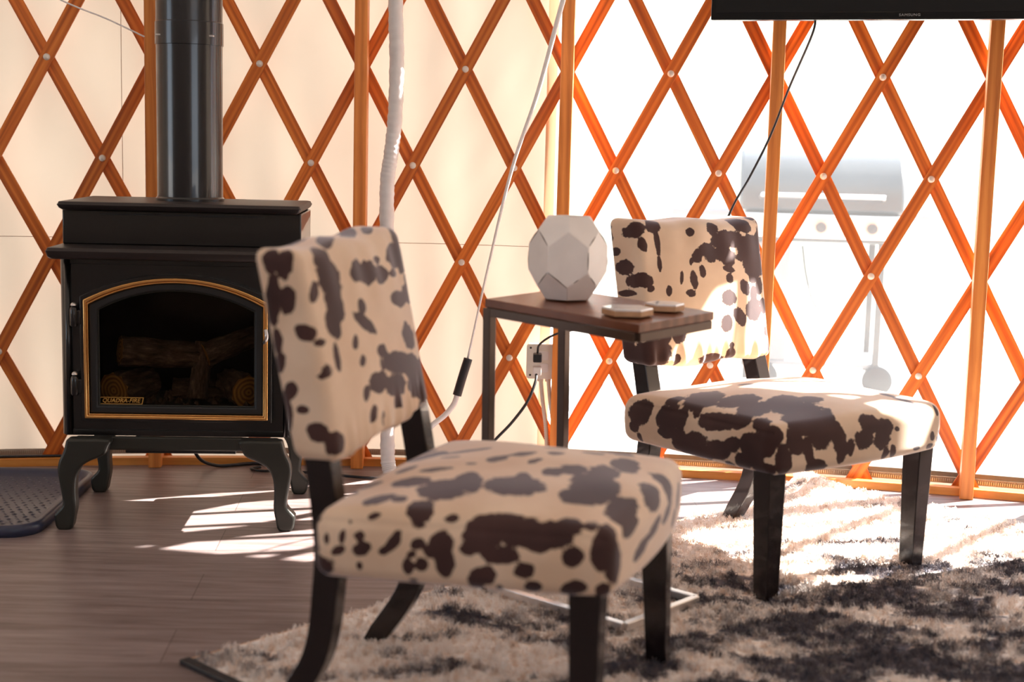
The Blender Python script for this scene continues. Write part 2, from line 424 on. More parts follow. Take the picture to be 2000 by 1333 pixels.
inwin = lambda a, z: A0 < a < A1 and WZ0 < z < WZ1
front = lambda a: -.9 < a < .9
BACKW = ((-1.38, -.80), (1.9, 2.6))       # other clear windows, outside the picture
inback = lambda a, z: z > .4 and z < 1.9 and any(p < a < q for p, q in BACKW)
ring_mesh('wall_front', lambda a, z: front(a) and not inwin(a, z), M['canvas'], canvas_r)
ring_mesh('wall_back', lambda a, z: not front(a) and not inback(a, z), M['wallquilt'], canvas_r)
ring_mesh('window_1', lambda a, z: inwin(a, z), M['vinyl'], lambda a, z: RY+.024+.003*(1+math.sin(a*70)*math.sin(z*5)))
for i_, (p_, q_) in enumerate(BACKW):
    ring_mesh('window_%d' % (i_+2), lambda a, z: z > .4 and z < 1.9 and p_ < a < q_, M['vinyl'], lambda a, z: RY+.027)
# window hem: doubled canvas strips round the clear panel
def arc_strip(name, a0, a1, z0, z1, r, th, mat, n=60, kind='structure'):
    P = [ring(a0+(a1-a0)*i/n, r, (z0+z1)/2) for i in range(n+1)]
    N = [ring(a0+(a1-a0)*i/n, 1, 0)-ring(0, 0, 0) for i in range(n+1)]
    N = [Vector((v.x, v.y, 0)).normalized() for v in N]
    o = sweep_rect(name, P, [Vector((0, 0, 1))]*(n+1), N, z1-z0, th, mat)
    if kind: tag(o, kind=kind)
    return o
def vert_strip(name, a, w, z0, z1, r, th, mat, kind='structure'):
    t = Vector((math.cos(a), -math.sin(a), 0)); n = Vector((math.sin(a), math.cos(a), 0))
    o = sweep_rect(name, [ring(a, r, z0+(z1-z0)*i/8) for i in range(9)], [t]*9, [n]*9, w, th, mat)
    return tag(o, kind=kind) if kind else o
vert_strip('trim_1', A0-.0005, .030, WZ0, WZ1, RY+.021, .003, M['hem'])
vert_strip('trim_2', A1, .030, WZ0, WZ1, RY+.021, .003, M['hem'])
# roof cone
vs = [Vector((CX, CY, 4.3))]; fs = []
for i in range(96):
    a = 2*PI*i/96; vs.append(ring(a, RY+.12, 2.07))
for i in range(96): fs.append((0, 1+i, 1+(i+1) % 96))
tag(mesh_obj('ceiling', vs, fs, M['liner'], smooth=True), kind='structure')
# floor disc
bm = bmesh.new(); bmesh.ops.create_circle(bm, cap_ends=True, segments=128, radius=RY+.10)
for v in bm.verts: v.co.x += CX; v.co.y += CY
ret = bmesh.ops.extrude_face_region(bm, geom=bm.faces[:])
for v in [g for g in ret['geom'] if isinstance(g, bmesh.types.BMVert)]: v.co.z -= .05
tag(bm_obj('floor', bm, M['floor']), kind='structure')
# timber sill, vinyl hem and zipper along the foot of the wall
arc_strip('baseboard_front', -.85, .85, 0, .022, RY-.045, .028, M['sill'], 120)
arc_strip('trim_3', A0-.015, .80, .038, .052, RY+.017, .012, M['gasket'], 90)

zp = empty('zipper', ring(0, RY, 0)); tag(zp, 'metal zipper running along the foot of the canvas wall above the timber sill', 'zipper')
bm = bmesh.new()
zc = zp.location
a = -.30
while a < .42:
    c = ring(a, RY+.0135, .027)-zc; t = Vector((math.cos(a), -math.sin(a), 0)); n = Vector((math.sin(a), math.cos(a), 0))
    p = [c+t*dx+n*dy+Vector((0, 0, dz)) for dx, dy, dz in ((-.0014,-.003,-.0045),(.0014,-.003,-.0045),(.0014,.003,-.0045),(-.0014,.003,-.0045),(-.0014,-.003,.0045),(.0014,-.003,.0045),(.0014,.003,.0045),(-.0014,.003,.0045))]
    v_ = [bm.verts.new(q) for q in p]
    for f in ((0,3,2,1),(4,5,6,7),(0,1,5,4),(1,2,6,5),(2,3,7,6),(3,0,4,7)): bm.faces.new([v_[i] for i in f])
    a += .0010
bm_obj('zipper_teeth', bm, M['zip'], zp)
n = 80
P = [ring(-.30+.72*i/n, RY+.0165, .027)-zc for i in range(n+1)]; Nn = [Vector((math.sin(-.30+.72*i/n), math.cos(-.30+.72*i/n), 0)) for i in range(n+1)]
sweep_rect('zipper_tape', P, [Vector((0, 0, 1))]*(n+1), Nn, .018, .003, M['tape'], zp)
# seams in the canvas: one horizontal, two vertical (stitched, slightly raised)
def seam(pts): 
    vs, fs = tube_geo(pts, .0009, 6); return vs, fs
vsA, fsA = [], []
for pts in ([ring(-.30+(A0-.002+.30)*i/70, canvas_r(-.30+(A0-.002+.30)*i/70, .655)-.0012, .655) for i in range(71)],
            [ring(ang(1.35), canvas_r(ang(1.35), .02+2.0*i/40)-.0012, .02+2.0*i/40) for i in range(41)],
            [ring(ang(-1.9), canvas_r(ang(-1.9), .02+2.0*i/40)-.0012, .02+2.0*i/40) for i in range(41)]):
    a_, b_ = seam(pts); o_ = len(vsA); vsA += a_; fsA += [tuple(o_+q for q in f) for f in b_]
tag(mesh_obj('trim_4', vsA, fsA, M['canvas'], smooth=True), kind='structure')

# ------------------------------------------------------------------ lattice: crossing slats bolted together
lat = empty('lattice_wall', ring(0, RY, 0))
tag(lat, 'orange stained wooden lattice of crossed slats bolted together against the yurt wall', 'lattice')
lc = lat.location
Z0L, Z1L = .0, 2.04
def slat(K, sgn):
    # '/' : column + row = K (sgn=1, inner layer);  '\' : column - row = K (sgn=-1, outer layer)
    path, side, nrm = [], [], []; n = 18
    off = -.005 if sgn > 0 else .0055
    for i in range(n+1):
        z = Z0L+(Z1L-Z0L)*i/n; rr = (1.1636-z)/.27883
        c = K-rr if sgn > 0 else K+rr
        a = ang(c); p = ring(a, RY+off, z); path.append(p-lc)
        t = Vector((math.cos(a), -math.sin(a), 0)); nn = Vector((math.sin(a), math.cos(a), 0))
        d = (t*(RY*DS)*sgn + Vector((0, 0, .27883))).normalized()
        side.append(nn.cross(d).normalized()); nrm.append(nn)
    sweep_rect('slat', path, side, nrm, .0365, .0095, M['lattice'], lat)
for K in range(-6, 28, 2): slat(K, 1)
for K in range(-8, 26, 2): slat(K, -1)
bm = bmesh.new()
prof = [(.0098, 0), (.0094, .0018), (.0070, .0036), (.0035, .0046), (0, .0049)]
def bolt_mesh():
    vs, fs = [], []; n = 16
    for r, z in prof[:-1]:
        for k in range(n): a = 2*PI*k/n; vs.append((r*math.cos(a), -z, r*math.sin(a)))
    vs.append((0, -prof[-1][1], 0))
    for i in range(len(prof)-2):
        for k in range(n): fs.append((i*n+k, (i+1)*n+k, (i+1)*n+(k+1) % n, i*n+(k+1) % n))
    e = (len(prof)-2)*n
    for k in range(n): fs.append((e+k, len(vs)-1, e+(k+1) % n))
    return vs, fs
bm.free()
proto = None
for r in range(-1, 4):
    for c in range(-2, 21):
        if (c-r) % 2: continue
        a = ang(c)
        if proto is None:
            vs, fs = bolt_mesh(); proto = mesh_obj('bolt', vs, fs, M['bolt'], lat, smooth=True); b = proto
        else:
            b = proto.copy(); COL.objects.link(b); b.parent = lat
        b.location = ring(a, RY-.0098, row_z(r))-lc; b.rotation_euler = (0, 0, -a)

# ------------------------------------------------------------------ studs standing inside the lattice
def stud(c, label, w=.036, lean=0):
    a = ang(c); n = 12; path = [Vector((lean*math.sin(i/n*PI), 0, 2.06*i/n)) for i in range(n+1)]
    o = sweep_rect('wall_post', path, [Vector((1, 0, 0))]*(n+1), [Vector((0, 1, 0))]*(n+1), w, .085, M['post'], None, bevel=.002)
    o.location = ring(a, RY-.055, 0); o.rotation_euler = (0, 0, -a)
    return tag(o, label, 'post', 'upright timber posts along the yurt wall')
stud(2, 'upright orange timber post just left of the black flue pipe')
stud(6, 'upright orange timber post next to the white hanging hose')
stud(10, 'upright orange timber post behind the faceted white vase at the clear window edge')
stud(14, 'upright orange timber post behind the far cowhide chair backrest', lean=.004)
stud(18, 'upright orange timber post at the far right below the television', lean=-.003)
SPOTS_NEAR='''b-249,563,762,1,-12,1,1,0,-18;b-248,540,759,1,-13,1,1,0,-21;b-246,535,702,1,-12,1,1,0,-20;b-247,560,701,1,-11,1,1,1,-36;b-246,505,755,0,-6,0,0,0,-10;b-242,507,653,1,-14,-8,0,7,-9;b-241,486,638,0,-8,1,0,0,-8;b-244,554,636,0,-8,0,1,0,-18;b-238,479,586,0,-8,1,0,0,-4;b-238,469,594,1,-11,1,1,0,-15;b-243,550,603,0,-9,1,1,0,-15;b-240,530,561,1,-10,1,0,0,-13;b-240,541,545,0,-6,0,1,0,-15;b-238,511,531,0,-9,1,0,0,-6;b-236,486,497,1,-16,1,1,0,-14;b-233,457,479,1,-15,1,1,0,-17;b-239,538,518,0,-9,1,1,0,-22;b-236,451,555,0,-6,0,1,0,-15;b-158,515,765,22,1,-2,-8,-4,-16;b-150,508,731,31,2,0,2,-6,-29;b-153,500,691,25,1,0,2,-5,-25;b-206,502,715,12,0,-1,-7,-3,-14;b-171,492,660,19,1,-1,1,-4,-20;b-179,481,610,8,0,-1,-1,-4,-20;b-110,487,624,9,0,-1,-5,-2,-10;b-95,481,591,11,0,-1,-4,-2,-8;b-62,501,677,15,1,0,2,-2,-11;b-61,495,648,17,2,3,31,-3,-20;b-49,514,733,27,1,-2,-8,-4,-16;b-4,515,727,36,1,-3,-9,-4,-18;b56,523,746,19,1,-1,-3,-1,-5;b58,517,718,30,1,-2,-7,-3,-14;b122,520,717,21,1,-2,-3,-1,-6;b162,528,745,48,2,-3,-10,-5,-19;b187,525,724,17,1,-1,-6,-3,-11;b126,510,670,37,0,-9,-19,-3,-10;b198,515,675,29,2,0,4,-3,-17;b145,496,602,34,2,-1,5,-4,-21;b228,500,600,22,1,-1,0,-3,-16;b-12,487,596,19,0,-3,-5,-2,-10;b52,484,567,73,2,-10,-8,-4,-16;b129,485,552,45,1,-6,-10,-4,-18;b-48,474,548,34,1,-5,-8,-4,-15;b27,475,531,47,1,-7,-9,-4,-16;b176,480,520,68,1,-10,-17,-7,-29;b194,474,483,41,1,-7,-12,-5,-21;b105,476,519,15,0,-2,-5,-2,-9;b29,469,503,18,0,-3,-5,-2,-9;b-101,470,539,11,0,-2,-6,-3,-11;b-84,463,502,11,0,-2,-6,-3,-12;b-47,462,488,9,0,-2,-5,-2,-10;b245,535,759,15,1,-1,-8,-4,-14;b251,526,711,18,1,0,-1,-6,-29;b269,513,649,12,1,0,2,-5,-26;b66,572,788,8,-10,0,-55,-25,0;b-67,553,788,8,-10,0,-50,-24,0;b-75,607,788,42,-5,0,-44,-23,0;b296,604,788,18,-21,0,-60,-26,0;b247,555,788,12,-14,0,-64,-27,0;b129,564,788,6,-7,0,-35,-16,0;s-345,412,399,1,-6,0,0,0,-2;s-340,386,385,1,-5,0,0,0,-4;s-342,396,362,1,-5,-1,0,2,-12;s-343,401,340,2,-11,6,1,-3,-6;s-346,417,358,1,-3,0,0,0,-9;s-337,370,365,2,-9,1,0,0,-8;s-336,367,345,3,-14,6,1,-4,-10;s-337,370,318,1,-5,0,0,0,-8;s-326,319,360,1,-7,-5,-2,10,-16;s-329,332,347,2,-8,4,0,-2,-6;s-319,283,359,2,-10,1,0,0,-9;s-321,293,343,1,-7,5,0,-2,-3;s-318,276,328,2,-10,1,0,0,-10;s-322,296,324,2,-8,0,0,0,-14;s-312,247,361,4,-17,1,0,0,-20;s-310,240,331,3,-13,1,0,0,-21;s-315,262,351,2,-11,1,0,0,-9;s-309,235,399,3,-14,1,0,0,-7;s-300,187,383,6,-28,2,0,-1,-29;s-294,158,400,9,-44,3,0,0,-15;s-287,128,387,6,-31,2,0,-1,-20;s-278,84,386,5,-25,1,0,-1,-18;s-274,61,406,4,-22,1,0,-1,-17;s-293,157,351,5,-25,1,0,0,-12;s-303,205,358,3,-13,1,0,0,-9;s-282,101,370,3,-16,1,0,0,-9;s-267,29,411,5,-23,1,0,0,-15;s-262,5,394,3,-15,1,0,-1,-21;s-273,55,357,3,-14,1,0,0,-13;s-264,13,366,3,-15,1,0,-1,-25;s-260,-5,345,2,-12,1,0,-1,-31;s-272,52,308,3,-17,6,1,-3,-11;s-284,111,304,3,-12,1,0,0,-10;s-299,186,315,4,-19,8,1,-5,-14;s-301,195,299,2,-11,1,0,0,-10;s-287,124,331,3,-14,1,0,0,-11;s-321,291,299,1,-7,0,0,0,-3;s-294,159,298,1,-3,0,0,0,-6;s-264,11,307,2,-10,1,0,0,-12;s-333,351,396,2,-12,4,0,-2,-6;s-153,260,407,8,-19,0,-53,-19,0;s-193,286,407,15,-34,0,-43,-16,0;s-278,293,407,7,-17,0,-24,-10,0;s-257,369,407,20,-15,0,-17,-8,0;s-164,353,407,13,-28,0,-20,-8,0;s-251,338,407,5,-10,0,-12,-5,0;s-149,186,407,18,-40,0,-46,-15,0;s-112,185,407,6,-14,0,-41,-13,0;s-46,153,407,8,-18,0,-24,-7,0;s1,264,407,21,-15,0,-19,-7,0;s47,235,407,21,-22,0,-17,-6,0;s5,200,407,16,-9,0,-14,-5,0;s-96,337,407,11,-24,0,-11,-4,0;s71,348,407,32,-36,0,-12,-5,0;s32,402,407,35,-19,0,-24,-11,0;s-89,391,407,19,-10,0,-12,-5,0;s-49,294,407,4,-9,0,-8,-3,0;s4,350,407,7,-16,0,-10,-4,0;s148,207,407,8,-17,0,-13,-4,0;s253,183,407,-9,-42,0,-34,-8,0;s209,114,407,-12,-34,0,-36,-8,0;s145,135,407,9,-19,0,-14,-4,0;s78,186,407,7,-16,0,-18,-5,0;s-18,126,407,10,-23,0,-30,-8,0;s-85,74,407,15,-33,0,-69,-18,0;s2,80,407,10,-23,0,-47,-12,0;s89,66,407,9,-21,0,-50,-12,0;s-145,81,407,12,-28,0,-34,-9,0;s-179,420,407,18,-13,0,-11,-5,0;s83,429,407,22,-15,0,-12,-5,0;s210,256,407,8,-17,0,-10,-3,0;s-153,-5,409,29,0,-10,-48,0,-14;s-37,-5,398,26,0,-8,-33,0,-14;s65,-5,391,24,0,-6,-20,0,-19;s156,-5,356,18,0,-5,-11,0,-19;s-60,-5,356,19,0,-6,-36,0,-12;s-129,-5,341,18,0,-6,-34,0,-12;s31,-5,358,19,0,-6,-30,0,-12;s-177,-5,386,18,0,-6,-28,0,-10;s102,-5,330,14,0,-4,-19,0,-12'''
SPOTS_FAR='''b-220,629,766,0,-16,1,0,-1,-17;b-220,611,739,0,-13,1,0,-1,-12;b-220,617,693,0,-11,1,0,-1,-21;b-220,583,706,0,-13,1,0,0,-8;b-220,549,671,0,-22,2,0,-1,-14;b-220,599,609,0,-11,1,0,0,-7;b-220,540,610,0,-23,2,0,0,-6;b-220,548,469,0,-31,4,0,-2,-35;b-220,577,501,0,-11,1,0,-1,-21;b-232,525,764,9,0,0,-1,-1,-7;b-214,524,762,13,0,0,-2,-3,-14;b-205,517,725,8,0,1,3,-3,-14;b-168,525,768,17,0,0,-1,-2,-12;b-163,518,731,6,0,0,0,-5,-27;b-164,509,680,5,0,0,0,-3,-16;b-212,502,644,18,-2,-11,-10,-2,-9;b-194,498,623,8,0,0,-1,-1,-6;b-144,497,616,7,0,0,-1,-2,-10;b-57,522,751,10,0,0,-1,-2,-8;b21,524,759,15,0,0,-1,-2,-12;b72,519,733,44,0,-1,-2,-3,-16;b47,517,725,29,0,-1,-2,-2,-13;b133,526,771,24,-2,-13,-12,-2,-11;b192,529,789,18,0,0,-1,-1,-7;b-14,514,708,21,-1,-6,-7,-2,-12;b-1,512,698,19,0,0,-2,-3,-16;b-47,511,694,13,0,0,-2,-3,-14;b-68,509,682,5,0,0,-1,-1,-7;b48,512,695,33,-1,-5,-5,-3,-14;b61,509,682,19,0,-1,-2,-3,-13;b112,511,689,12,0,0,-1,-1,-7;b-35,505,658,9,0,1,2,-2,-12;b-64,501,639,10,0,1,1,-3,-18;b-103,502,645,5,0,0,-2,-2,-13;b-79,495,606,12,0,-1,-1,-2,-8;b59,505,661,18,-1,-4,-3,-1,-6;b61,501,638,10,0,2,4,-2,-9;b156,515,713,39,0,-1,-3,-4,-23;b167,508,674,36,0,-1,-3,-5,-27;b158,502,642,14,0,0,-2,-3,-14;b118,496,614,13,1,3,6,-3,-14;b152,493,599,11,0,0,-2,-3,-14;b180,497,616,12,0,0,-2,-3,-16;b50,492,592,23,0,-1,-2,-3,-15;b147,486,559,24,0,-1,-2,-4,-20;b87,483,545,15,1,5,11,-3,-16;b200,519,734,14,0,0,-2,-3,-14;b195,488,568,14,0,-1,-2,-3,-14;b213,468,466,9,0,-1,-2,-3,-18;b35,480,530,17,0,-1,-2,-3,-16;b-221,469,469,41,-1,-3,-3,-5,-27;b-199,475,502,11,0,-1,-2,-3,-17;b-166,477,510,13,0,-1,-1,-2,-12;b-123,478,514,17,0,-1,-2,-3,-17;b-184,470,474,27,0,-2,-3,-4,-23;b-254,467,458,22,0,-2,-2,-3,-17;b-130,467,456,8,0,-1,-1,-2,-9;b-17,465,449,32,0,-2,-1,-2,-10;b49,467,458,12,0,-1,-1,-2,-10;b51,471,478,7,0,0,-1,-1,-6;b-257,477,512,27,0,-2,-1,-2,-8;b-29,692,782,23,-4,0,-46,-51,0;b29,669,782,22,-4,0,-47,-51,0;b73,641,782,17,-3,0,-43,-45,0;b178,692,782,18,-3,0,-46,-47,0;b258,715,782,19,-3,0,-48,-49,0;b411,779,782,34,-5,0,-46,-45,0;s-300,389,358,2,-35,6,0,-1,-28;s-301,407,322,1,-15,3,0,-1,-13;s-300,392,297,0,-7,1,0,-1,-11;s-295,302,358,2,-33,5,0,-2,-29;s-293,262,365,1,-15,2,0,-1,-24;s-295,300,327,2,-28,5,0,-1,-13;s-293,263,315,1,-23,4,0,-1,-24;s-290,221,318,2,-38,7,0,-1,-22;s-289,202,295,3,-49,9,0,-1,-18;s-292,249,291,1,-17,3,0,-1,-17;s-286,155,374,3,-53,9,0,-1,-18;s-283,99,383,1,-25,4,0,-1,-14;s-288,183,373,2,-28,5,0,-1,-16;s-286,151,313,2,-36,7,0,-1,-22;s-283,107,334,1,-21,4,0,-1,-16;s-281,63,342,1,-25,4,0,-1,-23;s-284,126,281,1,-14,3,0,-1,-12;s-280,51,315,1,-25,5,0,-1,-19;s-282,83,300,1,-20,4,0,-1,-19;s-279,28,291,2,-29,6,0,-1,-17;s-278,22,362,1,-21,4,0,-1,-23;s-278,25,341,1,-24,4,0,-1,-19;s-290,225,382,1,-9,2,0,-1,-11;s-249,-5,314,19,0,-2,3,0,-34;s-222,-5,353,21,0,0,8,0,-26;s-184,-5,328,13,0,0,10,0,-31;s-156,-5,363,31,0,3,15,0,-33;s-99,-5,349,22,0,0,14,0,-42;s-62,-5,327,12,0,-1,2,0,-21;s-21,-5,341,30,0,-3,2,0,-24;s3,-5,369,37,0,-4,2,0,-21;s39,-5,335,30,0,-3,2,0,-25;s50,-5,360,26,0,-3,2,0,-21;s55,-5,302,12,0,-1,1,0,-15;s82,-5,303,11,0,-1,2,0,-17;s-92,-5,313,12,0,-1,2,0,-19;s91,-5,352,10,0,-1,1,0,-6;s-157,-5,294,28,0,-3,1,0,-16;s234,-5,319,9,0,-1,1,0,-11;s229,-5,296,13,0,-1,1,0,-7;s173,-5,298,14,0,-2,0,0,-4;s250,-5,375,7,0,-1,1,0,-12;s-201,-5,385,30,0,1,6,0,-19;s-272,-5,375,18,0,-2,2,0,-25;s-229,259,409,38,-21,0,-43,-44,0;s-312,242,409,26,-14,0,-20,-22,0;s-197,185,409,42,-23,0,-30,-30,0;s-331,291,409,18,-10,0,-15,-17,0;s-219,116,409,33,-18,0,-34,-34,0;s-139,104,409,34,-18,0,-50,-47,0;s-161,27,409,42,-23,0,-62,-56,0;s-142,-17,409,23,-13,0,-55,-49,0;s-63,99,409,28,-15,0,-19,-17,0;s-280,46,409,26,-14,0,-23,-22,0;s-272,310,409,22,-12,0,-12,-13,0;s-61,296,409,16,-9,0,-8,-8,0;s-41,258,409,24,-13,0,-8,-8,0;s187,218,409,18,-31,0,-21,-17,0;s166,261,409,25,-13,0,-14,-12,0;s174,147,409,6,-27,0,-14,-11,0;s183,96,409,6,-27,0,-13,-11,0;s186,42,409,6,-26,0,-11,-8,0;s73,209,409,28,-15,0,-11,-10,0;s-17,218,409,23,-13,0,-12,-11,0'''

# ------------------------------------------------------------------ cowhide chairs
def decode(s):
    out = []
    for l in s.split(';'):
        v = [float(x)/1000 for x in l[1:].split(',')]; out.append((l[0], v))
    return out
def cushion(name, h, r, deform, spots, parent, step=.0045, hidden=None, seed=1, sf=1.0):
    h = np.array(h); ns = [max(6, int(round(2*x/step))) for x in h]
    keys, P, F = {}, [], []
    def vid(i, j, k):
        q = (i, j, k)
        if q not in keys: keys[q] = len(P); P.append((-h[0]+2*h[0]*i/ns[0], -h[1]+2*h[1]*j/ns[1], -h[2]+2*h[2]*k/ns[2]))
        return keys[q]
    nx, ny, nz = ns
    for i in range(nx):
        for j in range(ny):
            F.append((vid(i,j,0), vid(i,j+1,0), vid(i+1,j+1,0), vid(i+1,j,0))); F.append((vid(i,j,nz), vid(i+1,j,nz), vid(i+1,j+1,nz), vid(i,j+1,nz)))
    for i in range(nx):
        for k in range(nz):
            F.append((vid(i,0,k), vid(i+1,0,k), vid(i+1,0,k+1), vid(i,0,k+1))); F.append((vid(i,ny,k), vid(i,ny,k+1), vid(i+1,ny,k+1), vid(i+1,ny,k)))
    for j in range(ny):
        for k in range(nz):
            F.append((vid(0,j,k), vid(0,j,k+1), vid(0,j+1,k+1), vid(0,j+1,k))); F.append((vid(nx,j,k), vid(nx,j+1,k), vid(nx,j+1,k+1), vid(nx,j,k+1)))
    P = np.array(P); q = np.clip(P, -(h-r), h-r); d = P-q; L = np.linalg.norm(d, axis=1, keepdims=True)
    N0 = d/np.maximum(L, 1e-9); P = q + r*N0
    P = deform(P, N0)
    spot = np.full(len(P), 9.0)
    rng = np.random.RandomState(seed)
    allsp = [(np.array(v[:3]), np.array(v[3:6]), np.array(v[6:9])) for v in spots]
    if hidden:
        for (axis, sgn) in hidden:
            idx = np.where(N0[:, axis]*sgn > .9)[0]
            for _ in range(34):
                c = P[idx[rng.randint(len(idx))]]; e = [k for k in range(3) if k != axis]; A = np.zeros(3); B = np.zeros(3)
                th = rng.uniform(0, PI); ra, rb = rng.uniform(.012, .04), rng.uniform(.008, .022)
                A[e[0]], A[e[1]] = ra*math.cos(th), ra*math.sin(th); B[e[0]], B[e[1]] = -rb*math.sin(th), rb*math.cos(th)
                allsp.append((c, A, B))
    for c, A, B in allsp:
        la, lb = np.linalg.norm(A), np.linalg.norm(B)
        if la < .005: A = A/max(la, 1e-6)*.005
        if lb < .005: B = B/max(lb, 1e-6)*.005
        n = np.cross(A, B); ln = np.linalg.norm(n)
        if ln < 1e-9: continue
        n = n/ln*min(.045, max(.034, .9*min(la, lb)+.006))
        Mi = np.linalg.pinv(np.stack([A, B, n], 1)); s = np.linalg.norm((P-c)@Mi.T, axis=1)
        spot = np.minimum(spot, s)
    spot = np.minimum(spot*sf, 2.5)
    me = bpy.data.meshes.new(name); me.from_pydata(P.tolist(), [], F); me.update(); me.materials.append(M['cow'])
    at = me.attributes.new('spot', 'FLOAT', 'POINT'); at.data.foreach_set('value', spot.astype(np.float32))
    me.polygons.foreach_set('use_smooth', [True]*len(me.polygons))
    return link(bpy.data.objects.new(name, me), parent)

def chair(p, spots, label, seed):
    root = empty('slipper_chair', (p['x'], p['y'], p['z']), p['a']); tag(root, label, 'chair', 'cowhide print slipper chairs')
    sp = decode(spots); D = p['D']+.03
    hz = (p['zt']-p['zb'])/2; hw = p['wf']
    def dseat(P, N):
        x, y, z = P[:, 0]/hw, (P[:, 1]/(D/2)+1)/2, P[:, 2]/hz
        wl = p['wf']*(1-y)+p['wr']*y; wr_ = p['wf']*(1-y)+p['wrr']*y
        w = np.where(x < 0, wl, wr_)
        e = np.clip(1-x*x, 0, 1)*np.clip(1-(2*y-1)**2, 0, 1)
        X = x*w; Y = y*D - .022*(1-x*x)*(1-y); Z = p['zb']+hz+z*hz
        up = np.clip(z, 0, 1)
        Z = Z + up*p['crown']*e**.6 - np.clip(-z, 0, 1)*.004*e
        # soft waviness of the upholstery
        Z = Z + up*.0022*np.sin(X*23+seed)*np.sin(Y*19+1)
        X = X + np.sign(x)*.006*np.exp(-((z-.1)/.6)**2)*np.abs(x)**6
        # sewn crease where the top panel meets the side band
        cr = np.exp(-((Z-(p['zt']-.012))/.0035)**2)*(np.abs(x) > .97)
        X = X - np.sign(x)*.003*cr
        return np.stack([X, Y, Z], 1)
    seat = cushion('seat', (hw, D/2, hz), .025, dseat, [v for k, v in sp if k == 's'], root, hidden=[(0, 1), (1, 1)], seed=seed, sf=p['sf'])
    hb = (p['bz1']-p['bz0'])/2; bw = p['bw']; th = p['th']
    def dback(P, N):
        x, y, z = P[:, 0]/bw, P[:, 1]/(th/2), P[:, 2]/hb; t = (z+1)/2
        X = P[:, 0]*(1-.02*(1-t)); Y = p['by0']+(p['by1']-p['by0'])*t + th/2 + P[:, 1]
        fr = np.clip(-y, 0, 1)
        Y = Y - fr*.010*np.clip(1-x*x, 0, 1)**.6*np.clip(1-z*z, 0, 1)**.5 - p['cvx']*fr*(1-x*x)*(.3+.7*np.clip(1-z**4, 0, 1)) + .006*x*x
        Z = p['bz0']+hb+P[:, 2] + np.clip(z, 0, 1)*.003*np.sin(X*31+seed)
        # gathered fabric near the lower edge and soft vertical folds near the top
        g = np.exp(-((t-.06)/.09)**2); Y = Y - fr*g*.0035*(np.sin(X*120+seed)+.5*np.sin(X*213))
        g2 = np.exp(-((t-.86)/.16)**2); Y = Y - fr*g2*.0018*np.sin(X*70+2*seed)
        Z = Z - np.exp(-((t)/.05)**2)*.005*np.sin(X*26+seed*2)
        a = p['bya']; yy = Y-p['by0']
        X2 = X*np.cos(a)-yy*np.sin(a); Y2 = p['by0']+X*np.sin(a)+yy*np.cos(a); Z = Z + p['roll']*X
        return np.stack([X2, Y2, Z], 1)
    cushion('backrest', (bw, th/2, hb), .019, dback, [v for k, v in sp if k == 'b'], root, hidden=[(0, 1), (1, 1)], seed=seed+5, sf=p['sfb'])
    X, Y, Z = Vector((1, 0, 0)), Vector((0, 1, 0)), Vector((0, 0, 1))
    for s in (-1, 1):
        xt, xf = p['flx'][0 if s < 0 else 1]
        path = [Vector((xt+(xf-xt)*t, .040-.004*t, (p['zb']+.012)*(1-t)+.0068*t)) for t in (0, .25, .5, .75, 1)]
        sweep_rect('leg', path, [X]*5, [Y]*5, [.050-.012*t for t in (0, .25, .5, .75, 1)], [.050-.012*t for t in (0, .25, .5, .75, 1)], M['espresso'], root, bevel=.002)
    for s in (-1, 1):
        yb = p['D']+.055
        k_ = .93 if s > 0 else 1
        ctl = [(s*p['wrf']*k_*.96, p['by0']+p['th']*.5+.032, p['bz0']+.14), (s*p['wrf']*k_, p['by0']+p['th']*.52, p['bz0']+.03), (s*p['wrf'], yb, .33), (s*p['wrf'], yb+.002, .24), (s*p['wrf'], yb+.022, .12), (s*p['wrf'], p['rk']+.02, .0068)]
        path = catmull(ctl, 6); nr = []; n = len(path)
        for i in range(n):
            T = (path[min(i+1, n-1)]-path[max(0, i-1)]).normalized(); nr.append(Vector((0, -T.z, T.y)) if i < n-1 else Vector((0, 1, 0)))
        sweep_rect('leg', path, [X]*n, nr, [.040-.004*i/n for i in range(n)], [.046-.008*max(0, i/n-.5)*2 for i in range(n)], M['espresso'], root, bevel=.002)
    return root
RUGZ = .012
NEAR = dict(wf=.2613, wr=.325, wrr=.25, D=.4206, zb=.2909, zt=.3954, by0=.4575, by1=.5284, bz0=.4572, bz1=.7877, th=.078, bw=.232, wrf=.201, rk=.5488, x=.2323, y=2.2551, z=0, a=1.2593, bya=.0536, roll=.0361, cvx=.006, sf=1.04, sfb=1.0, crown=.034, flx=((-.232, -.238), (.236, .288)))
FAR = dict(wf=.2769, wr=.300, wrr=.28, D=.4246, zb=.2813, zt=.385, by0=.4634, by1=.5279, bz0=.4388, bz1=.7818, th=.095, bw=.2202, wrf=.1868, rk=.5432, x=.7678, y=3.0384, z=0, a=.6358, bya=.05, roll=0, cvx=.012, sf=1.10, sfb=.86, crown=.034, flx=((-.243, -.240), (.247, .240)))
chair(NEAR, SPOTS_NEAR, 'nearer cowhide print slipper chair in front, its backrest overlapping the black stove', 3)
chair(FAR, SPOTS_FAR, 'farther cowhide print slipper chair by the clear window, behind the side table', 8)

